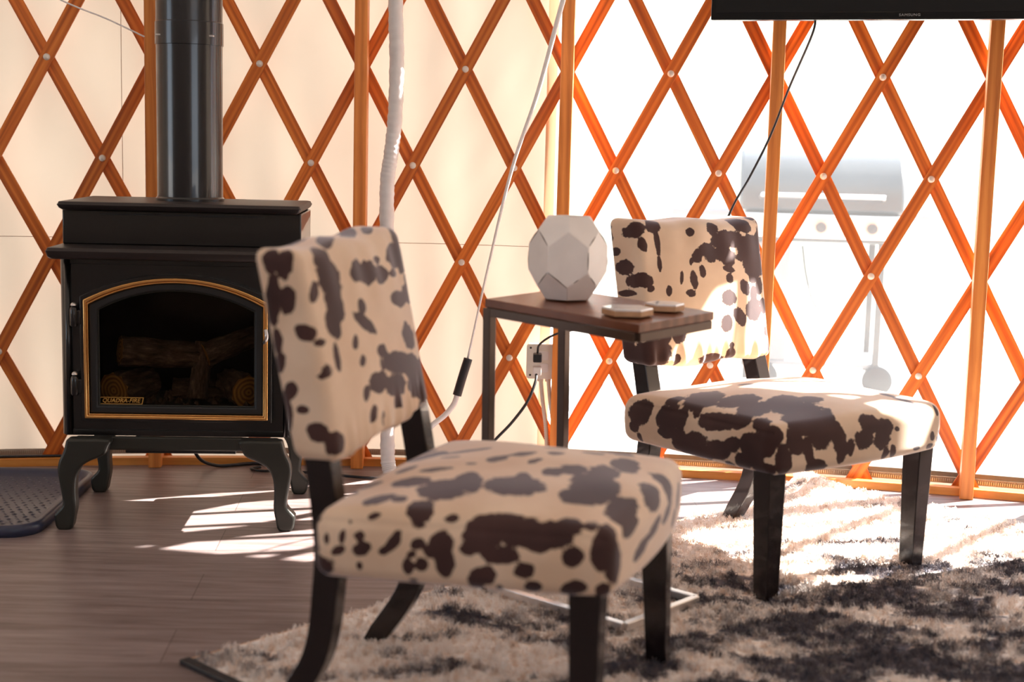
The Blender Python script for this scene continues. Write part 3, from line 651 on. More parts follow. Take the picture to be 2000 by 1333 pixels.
# ------------------------------------------------------------------ gas stove
st = empty('gas_stove', (-.812, 3.42, 0), R_(3.5))
tag(st, 'black freestanding gas stove with arched glass door on curved iron legs', 'stove')
def rounded(x0, x1, y0, y1, r, k=6):
    out = []
    for cx, cy, a0 in ((x1-r, y0+r, -90), (x1-r, y1-r, 0), (x0+r, y1-r, 90), (x0+r, y0+r, 180)):
        for i in range(k+1): a = R_(a0+90*i/k); out.append((cx+r*math.cos(a), cy+r*math.sin(a)))
    return out
def plate(name, hw, y0, y1, z0, z1, mat):      # moulded plate, bullnosed at its lower front edge
    bm = bmesh.new(); prof = [(0, z1), (0.002, z1-.006), (0, z1-.008), (.004, z0+.006), (.012, z0)]
    rings = []
    for ins, z in [(.010, z1+.0001)] + [(0.004, z1-.001)] + prof[1:]:
        rings.append([bm.verts.new((x, y, z)) for x, y in rounded(-hw+ins, hw-ins, y0+ins, y1, .006)])
    n = len(rings[0])
    for a, b in zip(rings[:-1], rings[1:]):
        for i in range(n): bm.faces.new((a[i], a[(i+1) % n], b[(i+1) % n], b[i]))
    bm.faces.new(rings[0]); bm.faces.new(rings[-1][::-1])
    return bm_obj(name, bm, mat, st, bevel=.0015)
# fire box shell: front with an opening, side pillars, back, top, bottom
BW = .283
def arch(hw, z0, zs, zt, n=18):
    # closed outline: up the right side, over the arc, down the left
    R = ((hw*hw)+(zt-zs)**2)/(2*(zt-zs)); c = zt-R; a0 = math.asin(hw/R)
    return [(-hw, z0), (hw, z0)] + [(R*math.sin(a0-2*a0*i/n), c+R*math.cos(a0-2*a0*i/n)) for i in range(n+1)]
def frame(name, outer, inner, y0, y1, mat, parent, bevel=.0015):
    bm = bmesh.new(); n = len(outer); V = []
    for (pts, y) in ((outer, y0), (inner, y0), (outer, y1), (inner, y1)): V.append([bm.verts.new((p[0], y, p[1])) for p in pts])
    for i in range(n):
        j = (i+1) % n
        bm.faces.new((V[0][i], V[0][j], V[1][j], V[1][i])); bm.faces.new((V[2][i], V[3][i], V[3][j], V[2][j]))
        bm.faces.new((V[0][i], V[2][i], V[2][j], V[0][j])); bm.faces.new((V[1][i], V[1][j], V[3][j], V[3][i]))
    return bm_obj(name, bm, mat, parent, bevel=bevel)
def body():
    bm = bmesh.new()
    bx(bm, -BW+.012, BW-.012, .32, .335, .222, .655)      # back
    bx(bm, -BW+.006, -BW+.018, .03, .33, .222, .655); bx(bm, BW-.018, BW-.006, .03, .33, .222, .655)
    bx(bm, -BW+.012, BW-.012, .0, .33, .222, .236); bx(bm, -BW+.012, BW-.012, .0, .33, .642, .655)
    pass
    return bm_obj('firebox', bm, M['stove'], st, bevel=.001)
body()
frame('front_panel', arch(.262, .232, .6430, .6432), arch(.195, .292, .545, .592), .006, .02, M['stove'], st, bevel=.0005)
for s in (-1, 1):                                          # rounded corner pillars
    pts = []
    for i in range(9): a = R_(180+90*i/8) if s < 0 else R_(270+90*i/8); pts.append((s*(BW-.026)+.026*math.cos(a), .026+.026*math.sin(a)))
    pts = pts + ([(-BW+.026, .05), (-BW, .05)] if s < 0 else [(BW, .05), (BW-.026, .05)])
    prism('corner_pillar', pts, .222, .655, M['stove'], st, bevel=.0008, axis='Z')
for s in (-1, 1): tube('corner_rod', [(s*.262, .004, .224), (s*.262, .004, .654)], .0085, M['stove'], st, 14, 0)
plate('shelf_plate', .300, -.055, .15, .656, .684, M['stove_top'])
prism('upper_box', [(-.290, .684), (.290, .684), (.290, .768), (-.290, .768)], .075, .355, M['stove'], st, bevel=.003)
box('vent_slot', -.20, .20, .0725, .076, .757, .761, M['rubber'], st, bevel=.0005)
plate('top_plate', .293, .030, .370, .768, .790, M['stove_top'])
# door: black outer frame, brass arch, inner black frame, glass
door = empty('door', (0, 0, 0)); door.parent = st
frame('door_frame', arch(.2285, .262, .566, .622), arch(.213, .276, .552, .603), -.022, .008, M['stove'], door)
frame('brass_trim', arch(.2195, .269, .558, .614), arch(.2125, .2765, .5515, .6065), -.0285, -.018, M['brass'], door, bevel=.002)
frame('brass_trim', arch(.2115, .2775, .5505, .6055), arch(.2085, .2805, .547, .602), -.026, -.018, M['brass'], door, bevel=.001)
frame('inner_frame', arch(.2085, .2805, .547, .602), arch(.188, .299, .535, .583), -.020, .006, M['glassframe'], door, bevel=.004)
frame('gasket_bead', arch(.188, .299, .535, .583), arch(.1855, .3015, .533, .5805), -.014, -.006, M['leg_iron'], door, bevel=.001)
bm = bmesh.new(); g = [bm.verts.new((p[0], -.004, p[1])) for p in arch(.1875, .2995, .5345, .5825)]; g2 = [bm.verts.new((p[0], 0, p[1])) for p in arch(.1875, .2995, .5345, .5825)]
bm.faces.new(g); bm.faces.new(g2[::-1])
for i in range(len(g)): bm.faces.new((g[i], g[(i+1) % len(g)], g2[(i+1) % len(g)], g2[i]))
bm_obj('glass', bm, M['glass'], door)
text_obj('maker_badge', 'QUADRA-FIRE', .0140, M['gold_text'], door, Matrix.Translation((-.1370, -.0050, .3100)) @ Matrix.Rotation(PI/2, 4, 'X'), shear=.25, xs=1.02)
frame('badge_border', [(-.190, .3015), (-.086, .3015), (-.082, .3185), (-.186, .3185)], [(-.1885, .3027), (-.0872, .3027), (-.0838, .3173), (-.1848, .3173)], -.0056, -.0048, M['gold_text'], door, bevel=0)
for z in (.347, .515):                                     # hinges with domed caps
    lathe('hinge', [(.0, .028), (.004, .027), (.008, .023), (.0095, .018), (.0095, -.018), (.0075, -.022), (0, -.022)], M['stove'], door, 16, (-.243, -.020, z))
    lathe('hinge_cap', [(.0075, 0), (.0065, .004), (.003, .007), (0, .008)], M['steel'], door, 14, (-.243, -.020, z+.0285))
    box('hinge_leaf', -.243, -.226, -.024, -.006, z-.017, z+.017, M['stove'], door)
tube('latch_handle', [(.212, -.030, .462), (.217, -.044, .470), (.219, -.048, .482), (.216, -.040, .494)], .0045, M['steel'], door)
box('lower_skirt', -.245, .245, -.012, .0, .188, .222, M['leg_iron'], st, bevel=.004)
box('base_tray', -.135, .135, .03, .28, .172, .190, M['stove'], st, bevel=.002)
def px_leg():
    P = [(148,846),(142,872),(133,893),(130,915),(134,945),(138,972),(138,988),(126,1003),(122,1012),(128,1040),(153,1040),(160,1015),(164,990),(163,960),(165,930),(174,907),(192,893),(212,884),(222,876),(227,862),(228,846)]
    return [((x-148)*.001235, (1040-y)*.001235*.935) for x, y in P]
LP = px_leg()
def leg(s, y, d=.042):
    pts = [(s*(-.257+x), z) for x, z in LP]
    if s < 0: pass
    pts = [(-s*(.257-x), z) for x, z in LP] if s > 0 else [((.257-x), z) for x, z in LP]
    # smooth the outline
    Q = [Vector((a, 0, b)) for a, b in pts]; C_ = catmull(Q + [Q[0]], 3)[:-1]; pts = [(v.x, v.z) for v in C_]
    o = prism('leg', pts, y, y+d, M['leg_iron'], st, bevel=.006)
    return o
leg(1, -.060); leg(-1, -.060); leg(1, .315); leg(-1, .315)
# logs and grate behind the glass
for (x0, y0, z0, x1, y1, z1, r) in ((-.150, .05, .425, .06, .14, .400, .036), (-.165, .045, .325, -.10, .16, .33, .044), (.165, .045, .325, .10, .17, .33, .042), (.03, .10, .30, .045, .12, .44, .024), (.05, .10, .41, .17, .15, .455, .030), (-.04, .16, .31, .12, .17, .31, .030)):
    a, b = Vector((x0, y0, z0)), Vector((x1, y1, z1)); L = (b-a).length
    bm = bmesh.new(); n = 20; rings = []
    for i in range(12):
        t = i/11; rr = r*(1-.15*t); rings.append([bm.verts.new((rr*(1+.10*math.sin(3*k+i*.7)+.05*math.sin(7*k))*math.cos(2*PI*k/n), rr*(1+.10*math.sin(3*k+i*.7))*math.sin(2*PI*k/n), t*L)) for k in range(n)])
    for i in range(11):
        for k in range(n): bm.faces.new((rings[i][k], rings[i][(k+1) % n], rings[i+1][(k+1) % n], rings[i+1][k]))
    f1 = bm.faces.new(rings[0][::-1]); f2 = bm.faces.new(rings[-1]); f1.material_index = 1; f2.material_index = 1
    o = bm_obj('log', bm, [M['bark'], M['endgrain']], st, smooth=True); o.location = a; o.rotation_euler = (b-a).to_track_quat('Z', 'Y').to_euler()
    try: o.data.set_sharp_from_angle(angle=R_(50))
    except Exception: pass
vs, fs = [], []
for i in range(70):
    x, y, r = random.uniform(-.17, .17), random.uniform(.03, .2), random.uniform(.006, .014)
    b0 = len(vs); k = 6; vs += [(x+r*math.cos(2*PI*j/k), y+r*math.sin(2*PI*j/k), .290) for j in range(k)] + [(x+r*.5*random.uniform(-1, 1), y, .290+r*1.3)]
    fs += [(b0+j, b0+(j+1) % k, b0+k) for j in range(k)]
tag(mesh_obj('ember_bed', vs, fs, M['bark'], st), kind='stuff')
box('grate_shelf', -.185, .185, .025, .25, .283, .291, M['leg_iron'], st)
# flue
fx = Matrix.Rotation(R_(3.5), 4, 'Z') @ Vector((-.005, .225, 0)); fl = empty('flue_pipe', (-.812+fx.x, 3.42+fx.y, .79))
tag(fl, 'black round flue pipe rising from the top of the stove', 'pipe')
r = .082
lathe('lower_pipe', [(r, 0), (r, .388)], M['pipe'], fl, 48)
lathe('collar', [(r+.004, -.0005), (r+.004, .006), (r, .010)], M['stove'], fl, 48)
lathe('upper_pipe', [(r, .388), (r+.0025, .389), (r+.0025, .444), (r+.0005, .446), (r+.0005, 1.55)], M['pipe'], fl, 48)
for dx in (-.060, .064):
    yy = -math.sqrt((r+.0025)**2-dx*dx)
    box('locking_slot', dx-.009, dx+.009, yy-.002, yy+.006, .408, .412, M['steel'], fl, bevel=.0008)

# ------------------------------------------------------------------ boot tray
tr = empty('boot_tray', (-1.464, 3.555, 0), R_(2.2)); tag(tr, 'blue black rubber boot tray with a raised tread lying left of the stove', 'tray')
def rr(hx, hy, r): return rounded(-hx, hx, -hy, hy, r, 8)
bm = bmesh.new(); rings = []
for (ins, z) in ((.0, 0), (-.002, .018), (.003, .028), (.012, .029), (.020, .022), (.030, .010)):
    rings.append([bm.verts.new((x, y, z)) for x, y in rr(.335-ins, .305-ins, .075-ins)])
n = len(rings[0])
for a, b in zip(rings[:-1], rings[1:]):
    for i in range(n): bm.faces.new((a[i], a[(i+1) % n], b[(i+1) % n], b[i]))
bm.faces.new(rings[-1]); bm.faces.new(rings[0][::-1])
bm_obj('rim', bm, M['tray'], tr, smooth=True)
vs, fs = [], []
for i in range(34):
    for j in range(26):
        x = -.285+i*.0225+(.011 if j % 2 else 0); y = -.26+j*.0225
        if abs(x) > .295 or abs(y) > .265: continue
        a = R_(45 if (i+j) % 2 else -45); b0 = len(vs); k = 8
        for t in range(k):
            u, v = .0085*math.cos(2*PI*t/k), .003*math.sin(2*PI*t/k); vs.append((x+u*math.cos(a)-v*math.sin(a), y+u*math.sin(a)+v*math.cos(a), .0098))
        vs.append((x, y, .0125)); fs += [(b0+t, b0+(t+1) % k, b0+k) for t in range(k)]
mesh_obj('tread_pattern', vs, fs, M['tray'], tr, smooth=True)

# ------------------------------------------------------------------ C-shaped side table, vase, coasters
tb = empty('side_table', (.18, 2.89, 0)); tag(tb, 'small C-shaped side table with a wooden top on a dark metal frame between the chairs', 'table')
o_ = Vector((.18, 2.89, 0))
def ztable(x, y):
    a, b = x-tL.x, y-tL.y; f, g = tF-tL, tR-tF; det = f.x*g.y-g.x*f.y
    return tL.z + f.z*(a*g.y-b*g.x)/det + g.z*(f.x*b-f.y*a)/det
bL, bF, bR = Vector((-.052, 2.925, 0)), Vector((.237, 2.676, 0)), Vector((.409, 2.868, 0)); bB = bL+bR-bF
tL, tF, tR = Vector((-.058, 2.925, .634)), Vector((.240, 2.674, .619)), Vector((.408, 2.862, .626)); tB = tL+tR-tF
def bar(name, a, b, w, th, mat, parent, up=Vector((0, 0, 1))):
    a, b = a-o_, b-o_; d = (b-a).normalized()
    if abs(d.z) > .9: s = (bF-bL).normalized(); n = d.cross(s).normalized()
    else: s = d.cross(up).normalized(); n = s.cross(d).normalized()
    return sweep_rect(name, [a, b], [s, s], [n, n], w, th, mat, parent, bevel=.0015)
vs = [v-o_ for v in (tL, tF, tR, tB)]; cen = sum(vs, Vector())/4
vs = [cen+(v-cen)*1.0 for v in vs]
V = [v for v in vs]+[v-Vector((0, 0, .017)) for v in vs]
o = mesh_obj('tabletop', V, [(0, 1, 2, 3), (7, 6, 5, 4), (0, 4, 5, 1), (1, 5, 6, 2), (2, 6, 7, 3), (3, 7, 4, 0)], M['tablewood'], tb, uvs=[(.0, .0), (.39, 0), (.39, .26), (0, .26)]*2)
md = o.modifiers.new('bevel', 'BEVEL'); md.width = .0015; md.segments = 2
dn = Vector((0, 0, .0265)); k = .94
def ins(v, c, t=.010): d = (c-v); d.z = 0; return v + d.normalized()*t
cT = (tL+tF+tR+tB)/4; cB = (bL+bF+bR+bB)/4
T = [ins(v, cT)-dn for v in (tL, tF, tR, tB)]; Bq = [ins(v, cB)+Vector((0, 0, .020)) for v in (bL, bF, bR, bB)]
for i, j in ((0, 1), (1, 2), (2, 3), (3, 0)): bar('apron_rail', T[i], T[j], .018, .018, M['bronze'], tb)
for i, j in ((0, 1), (1, 2), (2, 3), (3, 0)): bar('base_rail', Bq[i], Bq[j], .016, .016, M['steel'], tb)
for i in (0, 3): bar('upright', Vector((T[i].x, T[i].y, T[i].z+.008)), Vector((Bq[i].x, Bq[i].y, Bq[i].z-.006)), .020, .020, M['bronze'], tb)
# faceted vase
def facet_vase():
    bm = bmesh.new(); bmesh.ops.create_cone(bm, cap_ends=True, segments=48, radius1=.12, radius2=.12, depth=.172)
    def cut(n, d):
        n = Vector(n).normalized(); g = bm.verts[:]+bm.edges[:]+bm.faces[:]
        r = bmesh.ops.bisect_plane(bm, geom=g, plane_co=n*d, plane_no=n, clear_outer=True)
        e = [x for x in r['geom_cut'] if isinstance(x, bmesh.types.BMEdge)]
        if e: bmesh.ops.contextual_create(bm, geom=e)
    for k in range(6):
        a = R_(60*k-92); cut((math.cos(a), math.sin(a), 0), .0715)
    for k in range(6):
        a = R_(60*k-92+30); c, s_ = math.cos(R_(33)), math.sin(R_(33))
        cut((math.cos(a)*c, math.sin(a)*c, s_), .0835); cut((math.cos(a)*c, math.sin(a)*c, -s_), .0835)
    bmesh.ops.remove_doubles(bm, verts=bm.verts, dist=.0004)
    bmesh.ops.dissolve_limit(bm, angle_limit=R_(3), verts=bm.verts, edges=bm.edges)
    return bm
bm = facet_vase()
edges = [(e.verts[0].co.copy(), e.verts[1].co.copy()) for e in bm.edges if e.calc_length() > .02 and max(abs(e.verts[0].co.z), abs(e.verts[1].co.z)) < .084]
top_z = max(v.co.z for v in bm.verts)
# open mouth: inset and push down the top face
tf = max(bm.faces, key=lambda f: f.calc_center_median().z)
bmesh.ops.inset_region(bm, faces=[tf], thickness=.008); r_ = bmesh.ops.extrude_face_region(bm, geom=[tf]);
for v in [g for g in r_['geom'] if isinstance(g, bmesh.types.BMVert)]: v.co.z -= .12
if tf.is_valid: bmesh.ops.delete(bm, geom=[tf], context='FACES_ONLY')
vz = empty('vase', (.112, 2.955, ztable(.112, 2.955)+.0880)); tag(vz, 'white faceted ceramic vase with cracked edges standing on the side table', 'vase')
bm_obj('vase_body', bm, M['ceramic'], vz, bevel=.0022)
rnd = random.Random(5)
for a, b in edges:
    if rnd.random() < .25: continue
    t0 = rnd.uniform(0, .35); t1 = rnd.uniform(.55, 1)
    if rnd.random() < .5: t0, t1 = 1-t1, 1-t0
    p, q = a.lerp(b, t0)*.997, a.lerp(b, t1)*.997; m = (p+q)/2+Vector((0, 0, .0006))
    v_, f_ = tube_geo([p, m, q], lambda t: .0004+.0007*math.sin(PI*min(1, max(0, t))), 5)
    mesh_obj('crack_line', v_, f_, M['crack'], vz)
def coaster(x, y, z, r, rot, label):
    c = empty('coaster', (x, y, z), rot); tag(c, label, 'coaster', 'hexagonal coasters on the side table')
    hx = [(r*math.cos(R_(60*i)), r*math.sin(R_(60*i))) for i in range(6)]
    prism('coaster_base', hx, 0, .0105, M['cork'], c, bevel=.0008, axis='Z'); prism('coaster_top', [(x*.985, y*.985) for x, y in hx], .0105, .0145, M['marble'], c, bevel=.001, axis='Z')
tilt = (tR.z-tL.z)/((tR-tL).length)
coaster(.225, 2.775, ztable(.225, 2.775)+.0022, .051, R_(-3), 'larger looking white topped hexagonal coaster at the front corner of the side table')
coaster(.306, 2.85, ztable(.306, 2.85)+.0022, .040, R_(-3), 'white topped hexagonal coaster farther back, right of the front coaster')

# ------------------------------------------------------------------ shag rug
ra = R_(46.4); A_ = Vector((-.574, 2.487, 0)); e1 = Vector((math.cos(ra), math.sin(ra), 0)); e2 = Vector((math.sin(ra), -math.cos(ra), 0))
RL, RWd = 2.12, 2.70
rug = empty('shag_rug', A_, 0); tag(rug, 'cream and charcoal shag rug with a dark bound edge under the chairs', 'rug')
def rug_z(u, v):      # pushed up in a low ripple where it meets the wall
    h = .006
    d = (u-(RL-.11))**2/.0035 + (v-.05)**2/.006
    return h+.050*math.exp(-d)
vs, fs = [], []; nu, nv = 70, 90
for top in (0, 1):
    for i in range(nu+1):
        for j in range(nv+1):
            u, v = RL*i/nu, RWd*j/nv; p = e1*u+e2*v; vs.append((p.x, p.y, rug_z(u, v) if top else max(.0005, rug_z(u, v)-.0065)))
o1 = (nu+1)*(nv+1); W_ = nv+1
for i in range(nu):
    for j in range(nv):
        q = (i*W_+j, (i+1)*W_+j, (i+1)*W_+j+1, i*W_+j+1); fs.append(q); fs.append(tuple(o1+k for k in q[::-1]))
bd = [i*W_ for i in range(nu+1)]+[nu*W_+j for j in range(1, nv+1)]+[i*W_+nv for i in range(nu-1, -1, -1)]+[j for j in range(nv-1, 0, -1)]
for a, b in zip(bd, bd[1:]+bd[:1]): fs.append((a, b, o1+b, o1+a))
backing = mesh_obj('backing', vs, fs, M['rug'], rug, smooth=False)
# dark binding along the near-left short edge and the left long edge
def edge_bar(name, p, q, w, h, mat):
    d = (q-p).normalized(); s = Vector((0, 0, 1)).cross(d); n = 12
    return sweep_rect(name, [p.lerp(q, i/n)+Vector((0, 0, h/2)) for i in range(n+1)], [s]*(n+1), [Vector((0, 0, 1))]*(n+1), w, h, mat, rug, bevel=.002)
edge_bar('binding', -e1*.008-e2*.004, -e1*.008+e2*RWd, .022, .010, M['rubber'])
edge_bar('binding', e1*.0-e2*.003, e1*(RL-.25)-e2*.003, .007, .006, M['cork'])
# pile: short tufts, one hair object
tv, tf_ = [], []
nu, nv = 60, 76
for i in range(nu+1):
    for j in range(nv+1):
        u, v = .006+(RL-.012)*i/nu, .006+(RWd-.012)*j/nv; p = e1*u+e2*v; tv.append((p.x, p.y, rug_z(u, v)+.0006))
for i in range(nu):
    for j in range(nv): tf_.append((i*(nv+1)+j, (i+1)*(nv+1)+j, (i+1)*(nv+1)+j+1, i*(nv+1)+j+1))
pile = tag(mesh_obj('pile', tv, tf_, M['rug'], rug), kind='stuff')
bm = bmesh.new(); bm.from_mesh(pile.data); bmesh.ops.recalc_face_normals(bm, faces=bm.faces)
if sum(f.normal.z for f in bm.faces) < 0: bmesh.ops.reverse_faces(bm, faces=bm.faces)
bm.to_mesh(pile.data); bm.free()
md = pile.modifiers.new('pile', 'PARTICLE_SYSTEM'); ps = pile.particle_systems[0].settings
ps.type = 'HAIR'; ps.count = 30000; ps.hair_length = .020; ps.hair_step = 3; ps.render_step = 2
ps.emit_from = 'FACE'; ps.use_emit_random = True; ps.distribution = 'RAND'
ps.normal_factor = .0021; ps.factor_random = .0015; ps.tangent_factor = 0
ps.child_type = 'SIMPLE'; ps.rendered_child_count = 12; ps.child_percent = 1; ps.child_radius = .010; ps.child_roundness = .6
ps.roughness_1 = .004; ps.roughness_1_size = .02; ps.roughness_2 = .006; ps.roughness_2_size = .05; ps.roughness_endpoint = .004
ps.clump_factor = .25; ps.clump_shape = .2
ps.child_length = 1; ps.child_length_threshold = 0
ps.root_radius = 1.1; ps.tip_radius = .7; ps.radius_scale = .0011; ps.material = 1
pile.show_instancer_for_render = True
try: S.render.hair_type = 'STRAND'; S.cycles_curves.shape = 'RIBBONS'
except Exception: pass

# ------------------------------------------------------------------ television, mount, cables
tvd = Vector((.725, -.24, 0)).normalized(); tva = math.atan2(tvd.y, tvd.x)
tv = empty('television', (.492, 3.75, 1.283), tva); tag(tv, 'black flat television cut off by the top of the picture, hung before the clear window', 'television')
box('casing', 0, .985, 0, .035, 0, .575, M['tv'], tv, bevel=.003)
box('screen', .012, .973, -.0015, .002, .018, .563, M['tvscreen'], tv, bevel=.0005)
box('bezel_strip', .002, .983, -.0025, .001, .0, .006, M['tv'], tv, bevel=.0008)
text_obj('brand_mark', 'SAMSUNG', .0085, M['grey_text'], tv, Matrix.Translation((.496, -.0030, .0105)) @ Matrix.Rotation(PI/2, 4, 'X'), space=1.15, xs=1.2)
mt = empty('television_mount', (.76, 4.05, 1.6)); tag(mt, 'dark metal wall bracket holding the television on a timber post', 'bracket')
# arm from the post behind the set to the casing
pa = ring(ang(14), RY-.104, 1.58)-mt.location; pb = Vector((.492, 3.75, 1.58))+tvd*.45+Vector((-tvd.y, tvd.x, 0))*.040-mt.location
sweep_rect('arm', [pa, pb], [Vector((0, 0, 1))]*2, [(pb-pa).cross(Vector((0, 0, 1))).normalized()]*2, .05, .015, M['bronze'], mt)
box('wall_plate', pa.x-.03, pa.x+.03, pa.y-.006, pa.y+.006, pa.z-.12, pa.z+.12, M['bronze'], mt)

cb = tube('power_cord', [(.760, 3.735, 1.30), (.753, 3.74, 1.25), (.722, 3.85, 1.12), (.687, 3.90, .993), (.637, 3.90, .882), (.585, 3.87, .79), (.53, 3.90, .62), (.42, 3.95, .48), (.30, 3.96, .44), (.214, 3.95, .447), (.13, 4.0, .424), (.081, 4.03, .389), (.074, 4.045, .360)], .0032, M['cable'])
tag(cb, 'thin black power cord hanging from the television down behind the far chair to the outlet', 'cord')
def plug(z, parent, m='cable'):
    return box('plug', .062, .087, 4.028, 4.066, z-.012, z+.012, M[m], parent, bevel=.003)
plug(.346, cb)
c2 = tube('extension_cord', [(.072, 4.040, .306), (.070, 4.01, .282), (.048, 3.98, .229), (.006, 3.95, .174), (-.037, 3.93, .130), (-.10, 3.92, .06), (-.18, 3.95, .012), (-.30, 3.935, .006), (-.42, 3.94, .006), (-.55, 3.98, .006), (-.66, 3.99, .006), (-.713, 3.99, .006), (-.744, 4.015, .006), (-.72, 4.035, .006)], .0042, M['cable'])
tag(c2, 'black cord running from the lower socket down to the floor behind the nearer chair', 'cord')
plug(.308, c2, 'plastic_white')
c3 = tube('stove_cord', [(-.90, 3.93, .20), (-.905, 3.96, .10), (-.89, 4.0, .035), (-.85, 4.035, .008), (-.80, 4.055, .006), (-.77, 4.075, .006), (-.73, 4.085, .006), (-.62, 4.08, .006)], .0048, M['cable'])
tag(c3, 'black cord looping down to the floor under the stove', 'cord')
c4_ = tube('loose_cord', [ring(x, RY-.040, .026) for x in [-.36+.03*i for i in range(7)]], .004, M['cable'])
tag(c4_, 'thin black cord lying on the timber sill behind the boot tray', 'cord')

# outlet box with conduits
ob = empty('outlet_box', ring(ang(9.70), RY-.04, .328), -ang(9.70)); tag(ob, 'cream metal outlet box with two sockets fixed low on the lattice', 'outlet')
prism('cover_plate', rounded(-.050, .050, -.051, .051, .008), -.032, -.026, M['galv'], ob, bevel=.001)
box('back_box', -.046, .046, -.026, .018, -.047, .047, M['galv'], ob, bevel=.002)
for z in (.018, -.018): prism('socket', [(x, z+y) for x, y in rounded(-.015, .015, -.013, .013, .006)], -.0345, -.031, M['plastic_white'], ob, bevel=.0006)
for x, z in ((-.038, .040), (.038, .040), (-.038, -.040), (.038, -.040)): lathe('screw', [(.0032, 0), (.002, .001), (0, .0015)], M['rubber'], ob, 10).matrix_local = Matrix.Translation((x, -.0325, z)) @ Matrix.Rotation(PI/2, 4, 'X')
for x in (-.008, .014):
    P = catmull([(x, -.006, -.047), (x+.008, -.006, -.12), (x+.020, -.006, -.20), (x+.026, -.006, -.30)], 30)
    vs, fs = tube_geo(P, lambda t: .0062+.0012*math.sin(t*2*PI*46), 12); o = mesh_obj('conduit', vs, fs, M['galv'], ob, smooth=True)
    lathe('conduit_collar', [(.009, -.062), (.009, -.046)], M['galv'], ob, 12, (x, -.006, 0))

# white hose and crank rod, pale string
def hose():
    P = catmull([(-.350, 4.0, 2.06), (-.346, 4.0, 1.6), (-.343, 4.0, 1.32), (-.338, 4.0, 1.17), (-.341, 4.0, 1.02), (-.350, 4.0, .92), (-.360, 4.0, .84), (-.360, 4.0, .70), (-.358, 4.0, .45), (-.352, 4.0, .22), (-.348, 3.99, .06), (-.340, 3.98, .012)], 26)
    vs, fs = tube_geo(P, lambda t: .0205+.0007*math.sin(t*420)+.0006*math.sin(t*157), 18); return mesh_obj('white_hose', vs, fs, M['plastic_white'], None, smooth=True)
tag(hose(), 'thick white fabric wrapped hose hanging beside the second timber post', 'hose')
wd = empty('crank_rod', (-.13, 3.97, .33)); tag(wd, 'slim white rod with a black lower grip leaning in front of the lattice', 'rod')
wl = wd.location
P = [Vector(p)-wl for p in ((.20, 4.0, 1.66), (.117, 4.0, 1.349), (.055, 3.99, 1.10), (-.012, 3.98, .885), (-.070, 3.965, .62), (-.124, 3.955, .348))]
tube('shaft', P, lambda t: .0075-.0045*min(1, max(0, (t-.15)/.75)), M['plastic_white'], wd, 12)
tube('grip', [Vector((-.122, 3.955, .352))-wl, Vector((-.137, 3.95, .30))-wl, Vector((-.151, 3.945, .248))-wl], .0125, M['rubber'], wd, 14)
tube('lower_hose', [Vector(p)-wl for p in ((-.149, 3.945, .255), (-.160, 3.94, .222), (-.185, 3.93, .192), (-.215, 3.92, .168), (-.235, 3.92, .145), (-.247, 3.92, .115))], .0078, M['plastic_white'], wd, 12)
tube('end_fitting', [Vector((-.245, 3.92, .120))-wl, Vector((-.250, 3.92, .08))-wl, Vector((-.255, 3.92, .0))-wl], .0115, M['rubber'], wd, 12)
tag(tube('pale_string', [(-1.43, 4.02, 1.39), (-1.25, 4.0, 1.309), (-1.14, 4.0, 1.268), (-1.036, 4.0, 1.222)], .0022, M['plastic_white']), 'thin pale string drooping across the canvas at the top left', 'string')
tag(box('paper_tag', -.655, -.637, 4.035, 4.037, .006, .024, M['plastic_white'], None, bevel=.0003), 'tiny white tag standing on the floor behind the stove', 'tag')

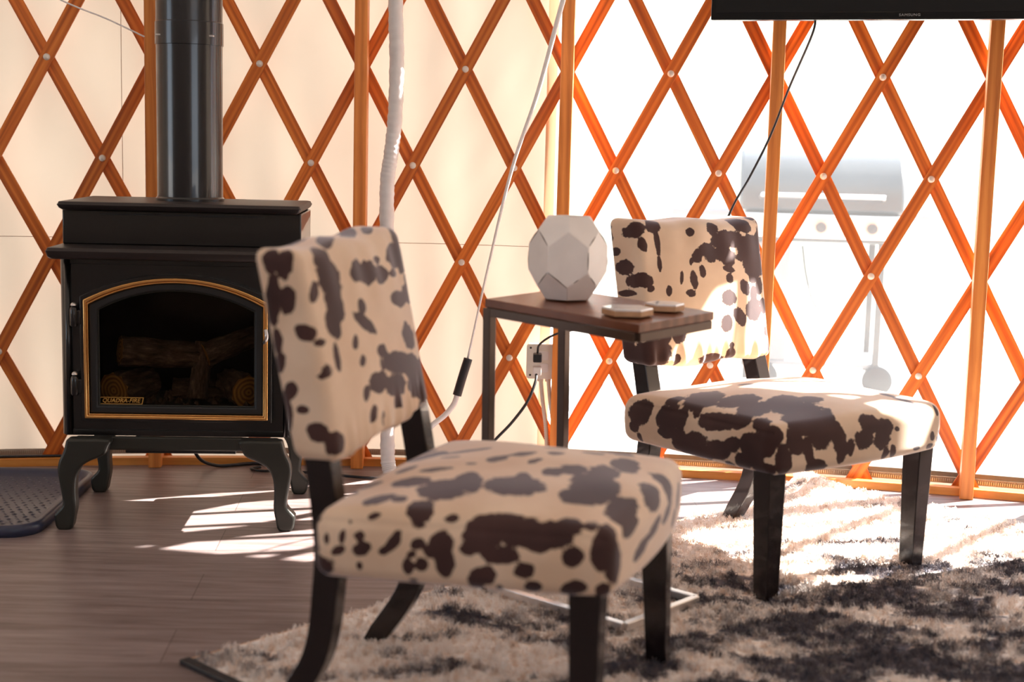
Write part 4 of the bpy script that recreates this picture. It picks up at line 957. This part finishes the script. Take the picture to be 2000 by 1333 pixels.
# ------------------------------------------------------------------ outside: ground, hill, barbecue
vs = []; fs = []; n = 60
def gz(x, y):
    d = max(0, y-11.0); return -.012 + min(26, .50*d)*(1+.10*math.sin(x*.11)+.06*math.sin(x*.31+y*.2)) if d > 0 else -.012
xs = [-60+120*i/n for i in range(n+1)]; ys = [-30+1.35*j for j in range(91)]
for y in ys:
    for x in xs: vs.append((x, y, gz(x, y)-.02))
for j in range(len(ys)-1):
    for i in range(n): fs.append((j*(n+1)+i, j*(n+1)+i+1, (j+1)*(n+1)+i+1, (j+1)*(n+1)+i))
jg = max(j for j, y in enumerate(ys) if y < 11.0)
g1 = mesh_obj('ground', vs, [f for f in fs if f[0]//(n+1) < jg], M['ground'], smooth=True); tag(g1, kind='structure')
g2 = mesh_obj('hillside', vs, [f for f in fs if f[0]//(n+1) >= jg], M['hill'], smooth=True); tag(g2, kind='structure')
gr = empty('barbecue_grill', (1.26, 5.95, -.03), R_(-8)); tag(gr, 'dark gas barbecue grill with a closed lid standing outside the hazy window', 'grill')
prof = [(-.22, .745), (-.225, .80), (-.20, .88), (-.14, .945), (-.05, .985), (.08, .985), (.19, .93), (.22, .85), (.22, .745)]
prism('lid', [(y, z) for y, z in prof], -.325, .325, M['grill'], gr, bevel=.012, axis='X')
tube('lid_handle', [(-.24, -.222, .80), (-.24, -.262, .81), (.24, -.262, .81), (.24, -.222, .80)], .010, M['steel'], gr, 10, 0)
box('fire_box', -.30, .31, -.20, .20, .62, .745, M['grill'], gr, .01)
box('control_panel', -.32, .32, -.25, -.20, .64, .735, M['steel'], gr, .006)
for x in (-.2, 0, .2): lathe('knob', [(.022, 0), (.02, .02), (0, .022)], M['grill'], gr, 16).matrix_local = Matrix.Translation((x, -.25, .685)) @ Matrix.Rotation(PI/2, 4, 'X')
for s in (-1, 1): box('side_shelf', *(sorted((s*.33, s*.60))), -.22, .20, .715, .745, M['grill_cab'], gr, .008)
box('cabinet_panel', -.255, -.11, -.18, .20, .13, .62, M['grill_cab'], gr, .006)
for x, y in ((-.27, .18), (.25, -.18), (.25, .18), (-.27, -.18)): box('leg', x-.014, x+.014, y-.014, y+.014, .05, .62, M['grill'], gr, .003)
box('bottom_shelf', -.28, .27, -.18, .19, .11, .13, M['grill_cab'], gr, .004)
for x in (-.20, .26):
    w = lathe('wheel', [(0, -.018), (.05, -.018), (.062, -.010), (.062, .010), (.05, .018), (0, .018)], M['rubber'], gr, 24); w.matrix_local = Matrix.Translation((x, -.19, .064)) @ Matrix.Rotation(PI/2, 4, 'X')
tube('gas_hose', [(-.06, -.1, .60), (-.04, -.12, .48), (.0, -.12, .36), (.08, -.1, .30)], .005, M['grill'], gr)
